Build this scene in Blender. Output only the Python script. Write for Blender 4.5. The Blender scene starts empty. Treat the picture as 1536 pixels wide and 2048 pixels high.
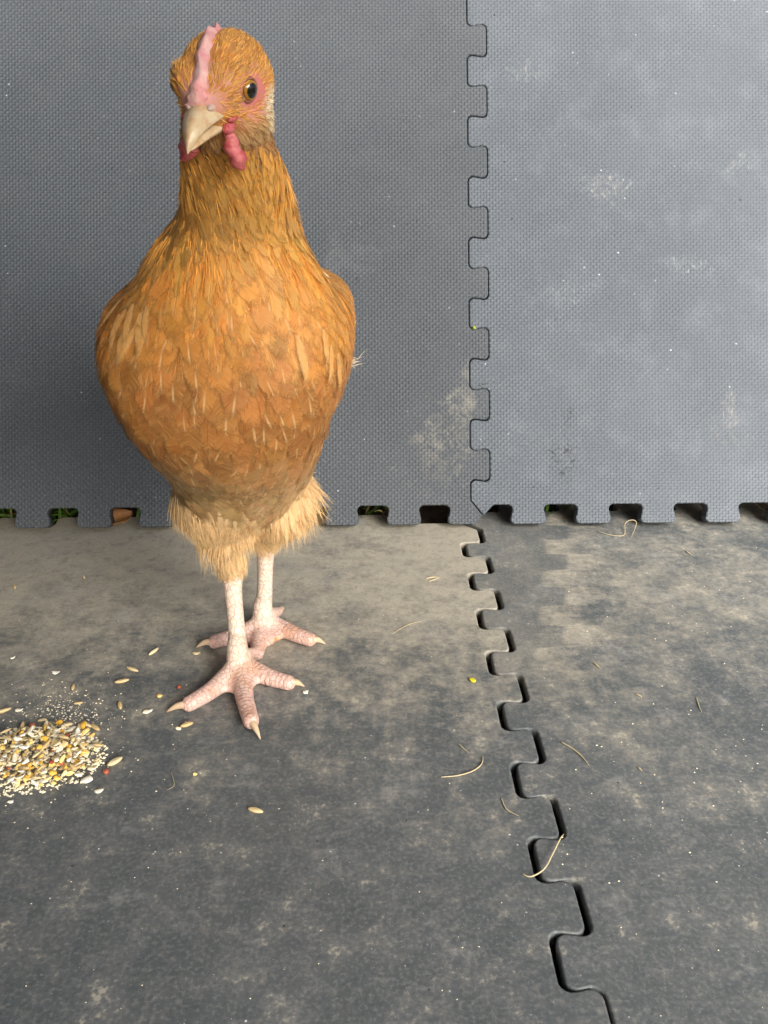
import bpy, bmesh, math, random
import numpy as np
from mathutils import Vector, Matrix
from mathutils.bvhtree import BVHTree

random.seed(7)
rng = np.random.default_rng(7)
scene = bpy.context.scene
COL = scene.collection

# ------------------------------------------------------------------ camera, sky, sun, exposure
FPX, CX, CY = 1650.0, 768.0, 1024.0          # focal length and centre in photo pixels (1536 x 2048)
CAM_H = 0.361
PITCH = math.atan(774 / FPX)
YAW = -math.radians(1.07)
cam_data = bpy.data.cameras.new('camera')
cam_data.lens = 36.0 * FPX / 2048.0
cam_data.sensor_width = 36.0
cam_data.clip_start = 0.01
cam_data.clip_end = 500
cam = bpy.data.objects.new('camera', cam_data)
COL.objects.link(cam)
cam.location = (0, 0, CAM_H)
cam.rotation_euler = (math.pi / 2 - PITCH, 0, YAW)
scene.camera = cam

SUN_EL, SUN_AZ = math.radians(34), math.radians(155)      # azimuth clockwise from +y (the wall)
world = bpy.data.worlds.new('World')
scene.world = world
world.use_nodes = True
wn = world.node_tree.nodes
sky = wn.new('ShaderNodeTexSky')
sky.sky_type = 'NISHITA'
sky.sun_disc = False
sky.sun_elevation = SUN_EL
sky.sun_rotation = SUN_AZ
sky.dust_density = 4.0
sky.air_density = 1.0
sky.ozone_density = 0.6
bg = wn['Background']
world.node_tree.links.new(sky.outputs[0], bg.inputs[0])
bg.inputs[1].default_value = 0.055
sun_data = bpy.data.lights.new('sun', 'SUN')
sun_data.energy = 4.0
sun_data.angle = math.radians(48)
sun_data.color = (1.0, 0.97, 0.93)
sun = bpy.data.objects.new('sun', sun_data)
COL.objects.link(sun)
SD = Vector((math.sin(SUN_AZ) * math.cos(SUN_EL), math.cos(SUN_AZ) * math.cos(SUN_EL), math.sin(SUN_EL)))
sun.rotation_euler = SD.to_track_quat('Z', 'Y').to_euler()
sun.location = SD * 5
scene.view_settings.view_transform = 'Standard'
scene.view_settings.look = 'None'
scene.view_settings.gamma = 1
scene.view_settings.exposure = 1.14
scene.cycles.adaptive_threshold = 0.03
scene.cycles.max_bounces = 6
scene.cycles.diffuse_bounces = 3
scene.cycles.transparent_max_bounces = 24

# ------------------------------------------------------------------ helpers
CAMV = np.array([0, 0, CAM_H])


def ray(px, py):
    x, y = (px - CX) / FPX, -(py - CY) / FPX
    d = (x, math.cos(PITCH) + y * math.sin(PITCH), -math.sin(PITCH) + y * math.cos(PITCH))
    c, s = math.cos(YAW), math.sin(YAW)
    return np.array([c * d[0] - s * d[1], s * d[0] + c * d[1], d[2]])


def ground(px, py, z=0.0):                      # where a sight line meets height z
    r = ray(px, py)
    return CAMV + r * ((z - CAM_H) / r[2])


def at_y(px, py, y):                            # where a sight line meets distance y
    r = ray(px, py)
    return CAMV + r * (y / r[1])


def mpp(p):                                     # metres per photo pixel at a point
    f = np.array([-math.sin(YAW) * math.cos(PITCH), math.cos(YAW) * math.cos(PITCH), -math.sin(PITCH)])
    return float(np.dot(np.asarray(p) - CAMV, f)) / FPX


def project(P):                                 # points (n,3) -> photo pixels
    P = np.asarray(P) - CAMV
    c, s = math.cos(-YAW), math.sin(-YAW)
    x = c * P[:, 0] - s * P[:, 1]
    y = s * P[:, 0] + c * P[:, 1]
    z = P[:, 2]
    dep = y * math.cos(PITCH) - z * math.sin(PITCH)
    up = y * math.sin(PITCH) + z * math.cos(PITCH)
    return np.stack([CX + FPX * x / dep, CY - FPX * up / dep], 1)


def srgb(r, g, b):
    f = lambda c: (c / 255) / 12.92 if c / 255 <= 0.04045 else ((c / 255 + 0.055) / 1.055) ** 2.4
    return (f(r), f(g), f(b))


def link(name, mesh, mat=None, parent=None):
    o = bpy.data.objects.new(name, mesh)
    COL.objects.link(o)
    if mat is not None and len(mesh.materials) == 0:
        mesh.materials.append(mat)
    if parent is not None:
        o.parent = parent
    return o


def mesh_from(name, V, F, smooth=True):
    m = bpy.data.meshes.new(name)
    m.from_pydata([tuple(v) for v in V], [], F)
    if smooth:
        m.polygons.foreach_set('use_smooth', [True] * len(m.polygons))
    m.update()
    return m


def tag(o, label=None, cat=None, group=None, kind=None):
    if label: o['label'] = label
    if cat: o['category'] = cat
    if group: o['group'] = group
    if kind: o['kind'] = kind
    return o


def empty(name, loc=(0, 0, 0)):
    o = bpy.data.objects.new(name, None)
    o.location = loc
    COL.objects.link(o)
    return o


# small node language
class NT:
    def __init__(self, name):
        self.mat = bpy.data.materials.new(name)
        self.mat.use_nodes = True
        self.t = self.mat.node_tree
        self.b = self.t.nodes['Principled BSDF']
        self.out = self.t.nodes['Material Output']

    def new(self, kind, **kw):
        n = self.t.nodes.new(kind)
        for k, v in kw.items():
            setattr(n, k, v)
        return n

    def put(self, sock, v):
        if isinstance(v, S):
            self.t.links.new(v.s, sock)
        elif isinstance(v, (tuple, list)) and len(v) == 3 and sock.type == 'RGBA':
            sock.default_value = (*v, 1)
        else:
            sock.default_value = v

    def math(self, op, a, b=0.0, c=0.0, clamp=False):
        n = self.new('ShaderNodeMath', operation=op, use_clamp=clamp)
        self.put(n.inputs[0], a)
        self.put(n.inputs[1], b)
        self.put(n.inputs[2], c)
        return S(self, n.outputs[0])

    def obj(self):
        n = self.new('ShaderNodeTexCoord')
        return S(self, n.outputs['Object'])

    def sep(self, v):
        n = self.new('ShaderNodeSeparateXYZ')
        self.put(n.inputs[0], v)
        return [S(self, o) for o in n.outputs]

    def comb(self, x, y, z=0.0):
        n = self.new('ShaderNodeCombineXYZ')
        for i, v in enumerate((x, y, z)):
            self.put(n.inputs[i], v)
        return S(self, n.outputs[0])

    def vscale(self, v, sc):
        n = self.new('ShaderNodeVectorMath', operation='MULTIPLY')
        self.put(n.inputs[0], v)
        n.inputs[1].default_value = sc
        return S(self, n.outputs[0])

    def noise(self, v, scale, detail=3.0, rough=0.55, dist=0.0):
        n = self.new('ShaderNodeTexNoise')
        self.put(n.inputs['Vector'], v)
        n.inputs['Scale'].default_value = scale
        n.inputs['Detail'].default_value = detail
        n.inputs['Roughness'].default_value = rough
        n.inputs['Distortion'].default_value = dist
        return S(self, n.outputs[0])

    def voronoi(self, v, scale, out='Distance', feature='F1', rnd=1.0):
        n = self.new('ShaderNodeTexVoronoi', feature=feature)
        self.put(n.inputs['Vector'], v)
        n.inputs['Scale'].default_value = scale
        n.inputs['Randomness'].default_value = rnd
        return S(self, n.outputs[out])

    def ramp(self, v, lo, hi, a=0.0, b=1.0, smooth=True):
        n = self.new('ShaderNodeMapRange')
        n.interpolation_type = 'SMOOTHSTEP' if smooth else 'LINEAR'
        self.put(n.inputs[0], v)
        for i, x in enumerate((lo, hi, a, b)):
            self.put(n.inputs[i + 1], x)
        return S(self, n.outputs[0])

    def mix(self, f, a, b, mode='MIX'):
        n = self.new('ShaderNodeMix', data_type='RGBA', blend_type=mode)
        n.clamp_factor = True
        self.put(n.inputs[0], f)
        self.put(n.inputs[6], a)
        self.put(n.inputs[7], b)
        return S(self, n.outputs[2])

    def attr(self, name, out='Color'):
        n = self.new('ShaderNodeAttribute', attribute_name=name)
        return S(self, n.outputs[out])

    def bump(self, h, dist=0.001, strength=1.0, normal=None):
        n = self.new('ShaderNodeBump')
        self.put(n.inputs['Height'], h)
        n.inputs['Distance'].default_value = dist
        n.inputs['Strength'].default_value = strength
        if normal is not None:
            self.put(n.inputs['Normal'], normal)
        return S(self, n.outputs[0])

    def done(self, color=None, rough=None, normal=None, **kw):
        if color is not None: self.put(self.b.inputs['Base Color'], color)
        if rough is not None: self.put(self.b.inputs['Roughness'], rough)
        if normal is not None: self.put(self.b.inputs['Normal'], normal)
        for k, v in kw.items():
            self.put(self.b.inputs[k.replace('_', ' ')], v)
        return self.mat


class S:
    def __init__(self, nt, s):
        self.n, self.s = nt, s

    def __add__(self, o): return self.n.math('ADD', self, o)
    def __radd__(self, o): return self.n.math('ADD', o, self)
    def __sub__(self, o): return self.n.math('SUBTRACT', self, o)
    def __rsub__(self, o): return self.n.math('SUBTRACT', o, self)
    def __mul__(self, o): return self.n.math('MULTIPLY', self, o)
    def __rmul__(self, o): return self.n.math('MULTIPLY', o, self)
    def __truediv__(self, o): return self.n.math('DIVIDE', self, o)
    def pw(self, o): return self.n.math('POWER', self, o)
    def abs(self): return self.n.math('ABSOLUTE', self)
    def frac(self): return self.n.math('FRACT', self)
    def floor(self): return self.n.math('FLOOR', self)
    def lt(self, o): return self.n.math('LESS_THAN', self, o)
    def max(self, o): return self.n.math('MAXIMUM', self, o)
    def min(self, o): return self.n.math('MINIMUM', self, o)
    def sin(self): return self.n.math('SINE', self)
    def clamp(self): return self.n.math('ADD', self, 0.0, clamp=True)


# ------------------------------------------------------------------ puzzle mats
MAT_T = 0.012
TOOTH_P = 0.060


def fillet(poly, n=5):
    """poly: list of (x, y, r) closed; returns rounded outline"""
    out = []
    N = len(poly)
    for i in range(N):
        p0, p1, p2 = (np.array(poly[j % N][:2], float) for j in (i - 1, i, i + 1))
        r = poly[i][2]
        a, b = p0 - p1, p2 - p1
        la, lb = np.linalg.norm(a), np.linalg.norm(b)
        if r <= 0 or la < 1e-6 or lb < 1e-6:
            out.append(p1)
            continue
        a, b = a / la, b / lb
        ang = math.acos(max(-1, min(1, float(np.dot(a, b)))))
        if ang > math.pi - 0.02:
            out.append(p1)
            continue
        t = min(r / math.tan(ang / 2), 0.48 * la, 0.48 * lb)
        r2 = t * math.tan(ang / 2)
        bis = (a + b) / np.linalg.norm(a + b)
        c = p1 + bis * (r2 / math.sin(ang / 2))
        s, e = p1 + a * t - c, p1 + b * t - c
        a0 = math.atan2(s[1], s[0])
        a1 = math.atan2(e[1], e[0])
        d = (a1 - a0 + math.pi) % (2 * math.pi) - math.pi
        for k in range(n + 1):
            w = a0 + d * k / n
            out.append(c + r2 * np.array([math.cos(w), math.sin(w)]))
    res = [out[0]]
    for p in out[1:]:
        if np.linalg.norm(p - res[-1]) > 1e-5:
            res.append(p)
    if np.linalg.norm(res[0] - res[-1]) < 1e-5:
        res.pop()
    return np.array(res)


def slab(name, outline, t=MAT_T, bev=0.0012):
    """outline ccw in local xy; front face at z=0, thickness goes to -t; rounded front rim"""
    O = np.array(outline)
    area = 0.5 * np.sum(O[:, 0] * np.roll(O[:, 1], -1) - np.roll(O[:, 0], -1) * O[:, 1])
    if area < 0: O = O[::-1]
    e = np.roll(O, -1, 0) - np.roll(O, 1, 0)
    nrm = np.stack([e[:, 1], -e[:, 0]], 1)
    nrm /= np.linalg.norm(nrm, axis=1)[:, None] + 1e-12
    n = len(O)
    loops = [(O - nrm * bev, 0.0), (O - nrm * bev * 0.3, -bev * 0.3), (O, -bev), (O, -t)]
    V, F = [], []
    for L, z in loops:
        V += [(p[0], p[1], z) for p in L]
    F.append(list(range(n)))
    for k in range(3):
        a, b = k * n, (k + 1) * n
        for i in range(n):
            j = (i + 1) % n
            F.append((a + i, b + i, b + j, a + j))
    F.append(list(range(3 * n, 4 * n))[::-1])
    m = bpy.data.meshes.new(name)
    m.from_pydata(V, [], F)
    sm = [False] + [True] * (2 * n) + [True] * n + [False]
    m.polygons.foreach_set('use_smooth', sm)
    m.update()
    return m


R_T = 0.0048


def weave_height(nt, x, y, c=0.0030):
    u, v = x / c, y / (c * 0.92)
    par = ((u.floor() + v.floor()) * 0.5).frac().lt(0.25)           # checker parity
    fu, fv = (u.frac() * 2 - 1).abs(), (v.frac() * 2 - 1).abs()
    hu, hv = 1 - fu.pw(3.0), 1 - fv.pw(3.0)
    return par * hu + (1 - par) * hv


def blob(nt, x, y, cx, cy, rx, ry, wob=None):
    dx, dy = (x - cx) / rx, (y - cy) / ry
    d = (dx * dx + dy * dy).pw(0.5)
    if wob is not None:
        d = d + wob
    return nt.ramp(d, 1.15, 0.35)


# wall frame: leans back, square to the view
LEAN = PITCH
W0 = ground(941, 1049, 0.006)
WX = np.array([1.0, 0, 0])
WY = np.array([0, math.sin(LEAN), math.cos(LEAN)])
WZ = np.array([0, -math.cos(LEAN), math.sin(LEAN)])
WALL_M = Matrix(((WX[0], WY[0], WZ[0], W0[0]), (WX[1], WY[1], WZ[1], W0[1]), (WX[2], WY[2], WZ[2], W0[2]), (0, 0, 0, 1)))


def wl(px, py):
    r = ray(px, py)
    t = np.dot(W0 - CAMV, WZ) / np.dot(r, WZ)
    d = CAMV + r * t - W0
    return float(np.dot(d, WX)), float(np.dot(d, WY))


def wall_material(name, left):
    nt = NT(name)
    co = nt.obj()
    x, y, z = nt.sep(co)
    h = weave_height(nt, x, y)
    big = nt.noise(co, 6, 4, 0.6)
    mid = nt.noise(co, 32, 4, 0.6)
    fine = nt.noise(co, 240, 2, 0.6)
    wob = (nt.noise(co, 38, 5, 0.75, 2.0) - 0.5) * 5.5 + 0.25
    if left:
        base = nt.mix(nt.ramp(big, 0.3, 0.7), srgb(75, 80, 85), srgb(83, 88, 93))
        base = nt.mix(nt.ramp(mid, 0.45, 0.75, 0, 0.35), base, srgb(90, 92, 96))
    else:
        base = nt.mix(nt.ramp(big, 0.3, 0.7), srgb(87, 94, 101), srgb(95, 102, 109))
        base = nt.mix(nt.ramp(mid, 0.45, 0.75, 0, 0.35), base, srgb(117, 121, 128))
    tops = nt.ramp(h, 0.35, 0.95)
    if left:
        marks = [(905, 850, 60, 95, srgb(160, 156, 142), 0.42), (875, 905, 70, 80, srgb(165, 160, 145), 0.40),
                 (930, 800, 45, 60, srgb(178, 172, 155), 0.45), (700, 520, 70, 60, srgb(150, 150, 150), 0.25)]
    else:
        marks = [(1225, 375, 42, 34, srgb(205, 200, 190), 0.62), (1195, 360, 60, 18, srgb(205, 202, 195), 0.4), (1480, 330, 45, 22, srgb(205, 200, 190), 0.6),
                 (1045, 140, 40, 25, srgb(200, 196, 188), 0.55), (1460, 815, 20, 45, srgb(196, 188, 168), 0.55),
                 (1440, 860, 55, 45, srgb(165, 155, 145), 0.35), (1370, 530, 70, 20, srgb(205, 204, 204), 0.5),
                 (1120, 590, 80, 35, srgb(190, 191, 194), 0.3), (1130, 920, 34, 60, srgb(40, 38, 38), 1.3), (1110, 905, 20, 16, srgb(40, 38, 38), 1.4),
                 (1138, 840, 18, 40, srgb(45, 43, 42), 1.0), (982, 767, 26, 4, srgb(40, 40, 42), 1.5), (957, 771, 16, 9, srgb(35, 35, 37), 1.6), (1060, 880, 120, 60, srgb(150, 152, 156), 0.2)]
    for (px, py, rx, ry, colr, amt) in marks:
        cx, cy = wl(px, py)
        s = 1 / 2007.0
        m = blob(nt, x, y, cx, cy, rx * s, ry * s, wob)
        if left:
            m = m * nt.ramp(mid, 0.35, 0.65, 0.35, 1.0) * (0.5 + 0.5 * tops)
            base = nt.mix(m * amt * 0.5, base, colr)
        else:
            if colr[0] < 0.06:
                m = blob(nt, x, y, cx, cy, rx * s, ry * s) * nt.ramp(nt.noise(nt.vscale(co, (260, 260, 1)), 1, 4, 0.75, 1.0), 0.53, 0.60)
                base = nt.mix((m * amt * 0.55).clamp(), base, colr)
                continue
            scr = nt.ramp(nt.noise(nt.vscale(co, (420, 160, 1)), 1, 3, 0.7, 0.6), 0.52, 0.66)
            m = m * (0.15 + 0.85 * scr) * (0.4 + 0.6 * tops)
            base = nt.mix(m * amt * 0.6, base, colr)
    # tiny pale crumbs and dark specks caught in the weave
    vd = nt.voronoi(co, 70)
    dens = nt.ramp(nt.noise(co, 9, 2), 0.42, 0.72)
    base = nt.mix(vd.lt(0.06) * dens * 0.8, base, srgb(225, 225, 224))
    vd2 = nt.voronoi(nt.vscale(co, (1, 1.0, 1)), 31)
    base = nt.mix(vd2.lt(0.035) * 0.75, base, srgb(45, 42, 40))
    nrm = nt.bump(h, 0.0008, 0.75)
    return nt.done(base, 0.62, nrm, Specular_IOR_Level=0.45)


def edge_right(cys, wn, wt, depth, r):
    pts = []
    for cy in cys:
        pts += [(0, cy - wn / 2, r), (depth, cy - wt / 2, r), (depth, cy + wt / 2, r), (0, cy + wn / 2, r)]
    return pts


def dentil(cs, wn, wt, base, tip, r):
    pts = []
    for c in cs:
        pts += [(c - wn / 2, base, r), (c - wt / 2, tip, r), (c + wt / 2, tip, r), (c + wn / 2, base, r)]
    return pts


yb = wl(941, 1010)[1]
yt = wl(941, 1049)[1]
Dw = wl(980, 600)[0] - wl(941, 600)[0]
# left wall mat
pL = [(-0.60, yb, 0)]
pL += dentil([wl(187 + 124.2 * k, 1030)[0] for k in range(-7, 6) if wl(187 + 124.2 * k, 1030)[0] > -0.57], 0.0275, 0.0362, yb, yt, R_T)
c1 = wl(903, 1010)
pL += [(c1[0], yb, R_T), (wl(893, 1049)[0], yt, R_T), (wl(951, 1049)[0], yt, 0.003), (*wl(965, 1031), 0.001), (*wl(941, 1001), 0.002)]
cys = [wl(941, 930 - 121.4 * k)[1] for k in range(0, 10)]
cys = [c for c in cys if c < 0.575]
TN, TT = 0.0272, 0.0332
pL += edge_right(cys, TN - 0.0006, TT - 0.0006, Dw, R_T)
pL += [(0, 0.60, 0), (-0.60, 0.60, 0)]
# right wall mat (its left border follows the left mat with a hair of play)
g = 0.0007
pR = [(g + p[0], p[1] - 0.0004, p[2]) for p in edge_right(cys, TN + 0.0006, TT + 0.0006, Dw, R_T)][::-1]
pR = [(g, 0.60, 0)] + pR
q = wl(941, 1001)
pR += [(q[0] + g, q[1], 0.002), (wl(966, 1031)[0] + g, wl(966, 1031)[1], 0.001), (wl(987, 1010)[0], yb, 0.003)]
pR += dentil([wl(1057 + 129.9 * k, 1030)[0] for k in range(0, 9) if wl(1057 + 129.9 * k, 1030)[0] < 0.57], 0.0285, 0.0372, yb, yt, R_T)
pR += [(0.60, yb, 0), (0.60, 0.60, 0)]
for nm, poly, left, lab in (('foam_mat', pL, True, 'grey woven-textured puzzle mat standing upright directly behind the chicken'),
                            ('foam_mat', pR, False, 'pale grey upright puzzle mat with white smears and black scuffs on it')):
    o = link(nm, slab(nm, fillet(poly)), wall_material('wall_foam_left' if left else 'wall_foam_right', left))
    o.matrix_world = WALL_M
    tag(o, lab, 'foam mat', 'puzzle mats standing as a wall')


side = link('foam_mat', slab('added_shade_mat', fillet([(0, 0, .004), (.62, 0, .004), (.62, .6, .004), (0, .6, .004)])), wall_material('shade_mat_foam', True))  # extra upright mat out of view, added to block light from the left
side.matrix_world = Matrix.Translation((-0.462, 0.725, 0.001)) @ Matrix.Rotation(math.radians(-90), 4, 'Z') @ Matrix.Rotation(math.radians(90 - 3), 4, 'X')
side.matrix_world = Matrix(((0, -.05, 1, -0.43), (-1, 0, 0, .72), (0, 1, .05, .002), (0, 0, 0, 1)))
tag(side, 'unseen grey upright puzzle mat added to block light from the left', 'foam mat', 'puzzle mats standing as a wall')


def floor_material(name, left):
    nt = NT(name)
    co = nt.obj()
    x, y, z = nt.sep(co)
    st = nt.vscale(co, (1.0, 1.0, 1.0))
    n1 = nt.noise(st, 8, 4, 0.62, 0.5)
    n2 = nt.noise(st, 34, 5, 0.68, 0.0)
    n3 = nt.noise(st, 150, 3, 0.7, 0.0)
    n4 = nt.noise(nt.vscale(co, (70, 260, 70)), 1, 3, 0.6)           # faint wiping direction
    char = nt.mix(nt.ramp(n1, 0.3, 0.7), srgb(78, 85, 88), srgb(90, 96, 98))
    char = nt.mix(nt.ramp(n2, 0.40, 0.70, 0, 0.55), char, srgb(118, 119, 118))
    char = nt.mix(nt.ramp(n3, 0.48, 0.75, 0, 0.5), char, srgb(124, 123, 120))
    dust = nt.mix(n2 * 0.5 + n3 * 0.5, srgb(150, 143, 126), srgb(200, 192, 172))
    far = nt.ramp(y, 0.30, 0.70)                                     # trodden dirt lies towards the wall
    field = (n1 - 0.5) * 0.9 + (n2 - 0.5) * 1.5 + (n3 - 0.5) * 0.8 + (n4 - 0.5) * 0.35
    if left:
        cover = far * nt.ramp(x, -0.30, 0.06, 1.25, 1.12) + nt.ramp(x, -0.06, 0.09) * 0.14
        m = nt.ramp(cover * 1.0 + field * 1.15, 0.10, 1.30).clamp()
        # ghost prints of teeth from an earlier mat near the wall
        ux = ((x - 0.018) / 0.0605).frac()
        tooth = ((ux - 0.5).abs()).lt(0.27)
        band = nt.ramp(y, 0.672, 0.674) * nt.ramp(y, 0.700, 0.684)
        m = (m + tooth * band * nt.ramp(n2, 0.35, 0.6) * 0.4).clamp()
        band2 = nt.ramp(y, 0.645, 0.652) * nt.ramp(y, 0.6725, 0.6715)
        m = m * (1 - tooth * band2 * nt.ramp(n1, 0.42, 0.58) * 0.2)
    else:
        uy = ((y - 0.029) / TOOTH_P).frac()
        tri = (uy - 0.5).abs()
        bound = 0.160 + (y - 0.665) * 0.24 + nt.ramp(tri, 0.28, 0.22) * 0.021 + (n3 - 0.5) * 0.004
        clean = nt.ramp(x - bound, 0.003, -0.003)
        fade = nt.ramp(y, 0.44, 0.57, 0.30, 1.0)
        cover = 0.06 + 0.46 * nt.ramp(y, 0.26, 0.62) - 0.12 * nt.ramp(y, 0.66, 0.73)
        rim = nt.ramp((x - bound - 0.010), 0.03, 0.0) * nt.ramp(y, 0.42, 0.50)
        m = nt.ramp(cover + field * 0.85 + rim * 0.30, 0.12, 1.15)
        m = (m * (1 - clean * fade * 0.72)).clamp() * 0.95
    col = nt.mix(m * 0.90 + 0.03, char, dust)
    col = nt.mix(nt.ramp(nt.noise(st, 55, 5, 0.72, 0.5), 0.52, 0.68) * m * 0.5, col, srgb(120, 115, 103))
    mott = nt.ramp(nt.noise(st, 21, 6, 0.72, 0.3), 0.50, 0.72) * nt.ramp(n3, 0.35, 0.6)
    col = nt.mix(mott * 0.5, col, srgb(154, 155, 152))
    # caked crusts
    nf = nt.noise(st, 420, 2, 0.6)
    col = nt.mix(nt.ramp(nf, 0.50, 0.68, 0, 0.28), col, srgb(150, 151, 146))
    col = nt.mix(nt.ramp(nf, 0.48, 0.32, 0, 0.25), col, srgb(66, 68, 68))
    crust = nt.ramp(n2 * 0.5 + n3 * 0.3 + nf * 0.2, 0.565, 0.64)
    col = nt.mix(crust * 0.55, col, srgb(182, 177, 158))
    vd = nt.voronoi(co, 95)
    col = nt.mix(vd.lt(0.05) * nt.ramp(n1, 0.4, 0.6), col, srgb(225, 224, 220))
    vk = nt.voronoi(co, 44)
    col = nt.mix((vk + (nf - 0.5) * 0.08).lt(0.03) * 0.7, col, srgb(40, 37, 34))
    nrm = nt.bump(nt.noise(st, 170, 3, 0.7), 0.0011, 0.35)
    rough = 0.50 + m * 0.35
    return nt.done(col, rough, nrm, Specular_IOR_Level=0.4)


R_T = 0.0056
SX = 0.0858                                  # base line of the floor seam
DT = 0.0195
sock_low = [0.6695 - 0.0603 * k + 0.0 for k in range(0, 9)]     # near corners of the sockets in the left mat
BACK_L = 0.7425
fl = [(-0.52, BACK_L, 0)]
fl += dentil([-0.482 + 0.0605 * k for k in range(9)], 0.0275, 0.0335, BACK_L, BACK_L + 0.021, R_T)
fl += [(SX + 0.004, BACK_L, 0.003), (SX + 0.0195, 0.727, 0.004)]
left_seam = []
# left mat tabs lie between the sockets; the first one ends under the wall
TN2, TT2 = 0.0272, 0.0342
tabs = [0.6695 + 0.0603 * 0.5 + 0.0142 - 0.0142 - 0.0603 * k for k in range(0, 10)]
tabc = [s - TN2 / 2 for s in sock_low]
left_seam.append((SX + DT, 0.6995, R_T))
left_seam.append((SX, 0.7005, R_T))
for c in tabc:
    if c < 0.16: break
    left_seam += [(SX, c + TN2 / 2, R_T), (SX + DT, c + TT2 / 2, R_T), (SX + DT, c - TT2 / 2, R_T), (SX, c - TN2 / 2, R_T)]
fl += left_seam
FRONT = left_seam[-1][1] - 0.022
fl += [(SX, FRONT, 0.002), (-0.52, FRONT, 0)]
o = link('foam_mat', slab('floor_mat', fillet(fl)), floor_material('floor_foam_left', True))
tag(o, 'dusty dark grey puzzle mat on the ground that the chicken stands on', 'foam mat', 'puzzle mats laid as a floor')
gx = 0.0052
fr = [(0.0, 0.0, 0)]
fr = []
BACK_R = 0.768
fr += [(SX + gx, FRONT, 0.002)]
for c in reversed([c for c in tabc if c >= 0.16]):
    k = 0.0008
    dx = gx - 0.0022 * (0.67 - c) / 0.45
    d1 = 0.0012 if c < .24 else dx                    # the nearest tab sits tight
    fr += [(SX + d1, c - TN2 / 2 - k, R_T), (SX + DT + d1, c - TT2 / 2 - k, R_T), (SX + DT + d1, c + TT2 / 2 + k, R_T), (SX + dx, c + TN2 / 2 + k, R_T)]
fr += [(SX + gx, 0.6990, R_T), (SX + DT + gx, 0.6980, R_T), (SX + DT + gx, 0.729, 0.003), (SX + 0.006 + gx, 0.745, 0.003), (SX + 0.004 + gx, BACK_R, 0.001)]
fr += [(a, b, c_) for a, b, c_ in reversed([(p[0], p[1], p[2]) for p in dentil([0.695 - 0.0605 * k for k in range(10)][::-1], 0.0275, 0.0335, BACK_R, BACK_R + 0.021, R_T)])][::-1]
fr += [(0.72, BACK_R, 0), (0.72, FRONT, 0)]
o = link('foam_mat', slab('floor_mat', fillet(fr)), floor_material('floor_foam_right', False))
tag(o, 'charcoal floor puzzle mat with clean tooth-shaped prints beside the dusty one under the chicken', 'foam mat', 'puzzle mats laid as a floor')

# ------------------------------------------------------------------ ground, fence that the wall mats lean on
nt = NT('soil')
co = nt.obj()
a, b_ = nt.noise(co, 9, 5, 0.6), nt.noise(co, 80, 4, 0.7)
col = nt.mix(nt.ramp(b_, 0.3, 0.7), srgb(58, 46, 34), srgb(98, 80, 58))
col = nt.mix(nt.ramp(a, 0.5, 0.62, 0, 0.7), col, srgb(62, 74, 36))
soil = nt.done(col, 0.95, nt.bump(b_ + a, 0.01, 0.8))
gs = 60
o = link('ground', mesh_from('ground', [(-gs, -gs, 0), (gs, -gs, 0), (gs, gs, 0), (-gs, gs, 0)], [(0, 1, 2, 3)], False), soil)
o.location.z = -MAT_T - 0.001
tag(o, kind='structure')

nt = NT('weathered_timber')
co = nt.obj()
gr = nt.noise(nt.vscale(co, (60, 60, 3)), 1, 5, 0.65, 0.8)
timber = nt.done(nt.mix(gr, srgb(84, 68, 52), srgb(132, 112, 90)), 0.85, nt.bump(gr, 0.002, 0.6))
fence = empty('timber_fence', (0.1, 1.012, -MAT_T))
tag(fence, 'weathered board fence standing behind the upright puzzle mats', 'fence')


def box_mesh(name, sx, sy, sz):
    bm = bmesh.new()
    bmesh.ops.create_cube(bm, size=1)
    bmesh.ops.scale(bm, vec=(sx, sy, sz), verts=bm.verts)
    bmesh.ops.translate(bm, vec=(0, 0, sz / 2), verts=bm.verts)
    bmesh.ops.bevel(bm, geom=bm.edges[:], offset=0.002, segments=1, affect='EDGES')
    m = bpy.data.meshes.new(name)
    bm.to_mesh(m)
    bm.free()
    return m


bmsh = box_mesh('board', 0.118, 0.018, 1.0)
for k in range(18):
    b = link('board', bmsh, timber, fence)
    b.location = (-1.06 + 0.125 * k, 0.0, 0)
    b.rotation_euler.z = random.uniform(-0.01, 0.01)
rail = box_mesh('rail', 2.3, 0.035, 0.06)
for zz in (0.2, 0.75):
    b = link('rail', rail, timber, fence)
    b.location = (0, 0.028, zz)

# unseen board canopy, added and sized to shade the left half of the view
RX0, RX1, RY0, RY1, RZ = -0.95, 0.54, -1.50, 0.26, 0.90
shade_roof = empty('shade_blocker_roof', (0, 0, 0))
tag(shade_roof, kind='structure')
nb = 14
for k in range(nb):
    w_ = (RY1 - RY0) / nb
    b = link('plank', box_mesh('plank', RX1 - RX0, w_ - .002, .018), timber, shade_roof)
    b.location = ((RX0 + RX1) / 2, RY0 + w_ * (k + .5), RZ)
for (x_, y_) in ((RX0 + .03, RY0 + .03), (RX0 + .03, RY1 - .03), (RX1 - .03, RY0 + .03)):
    b = link('post', box_mesh('post', .04, .04, RZ + MAT_T), timber, shade_roof)
    b.location = (x_, y_, -MAT_T)

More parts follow.
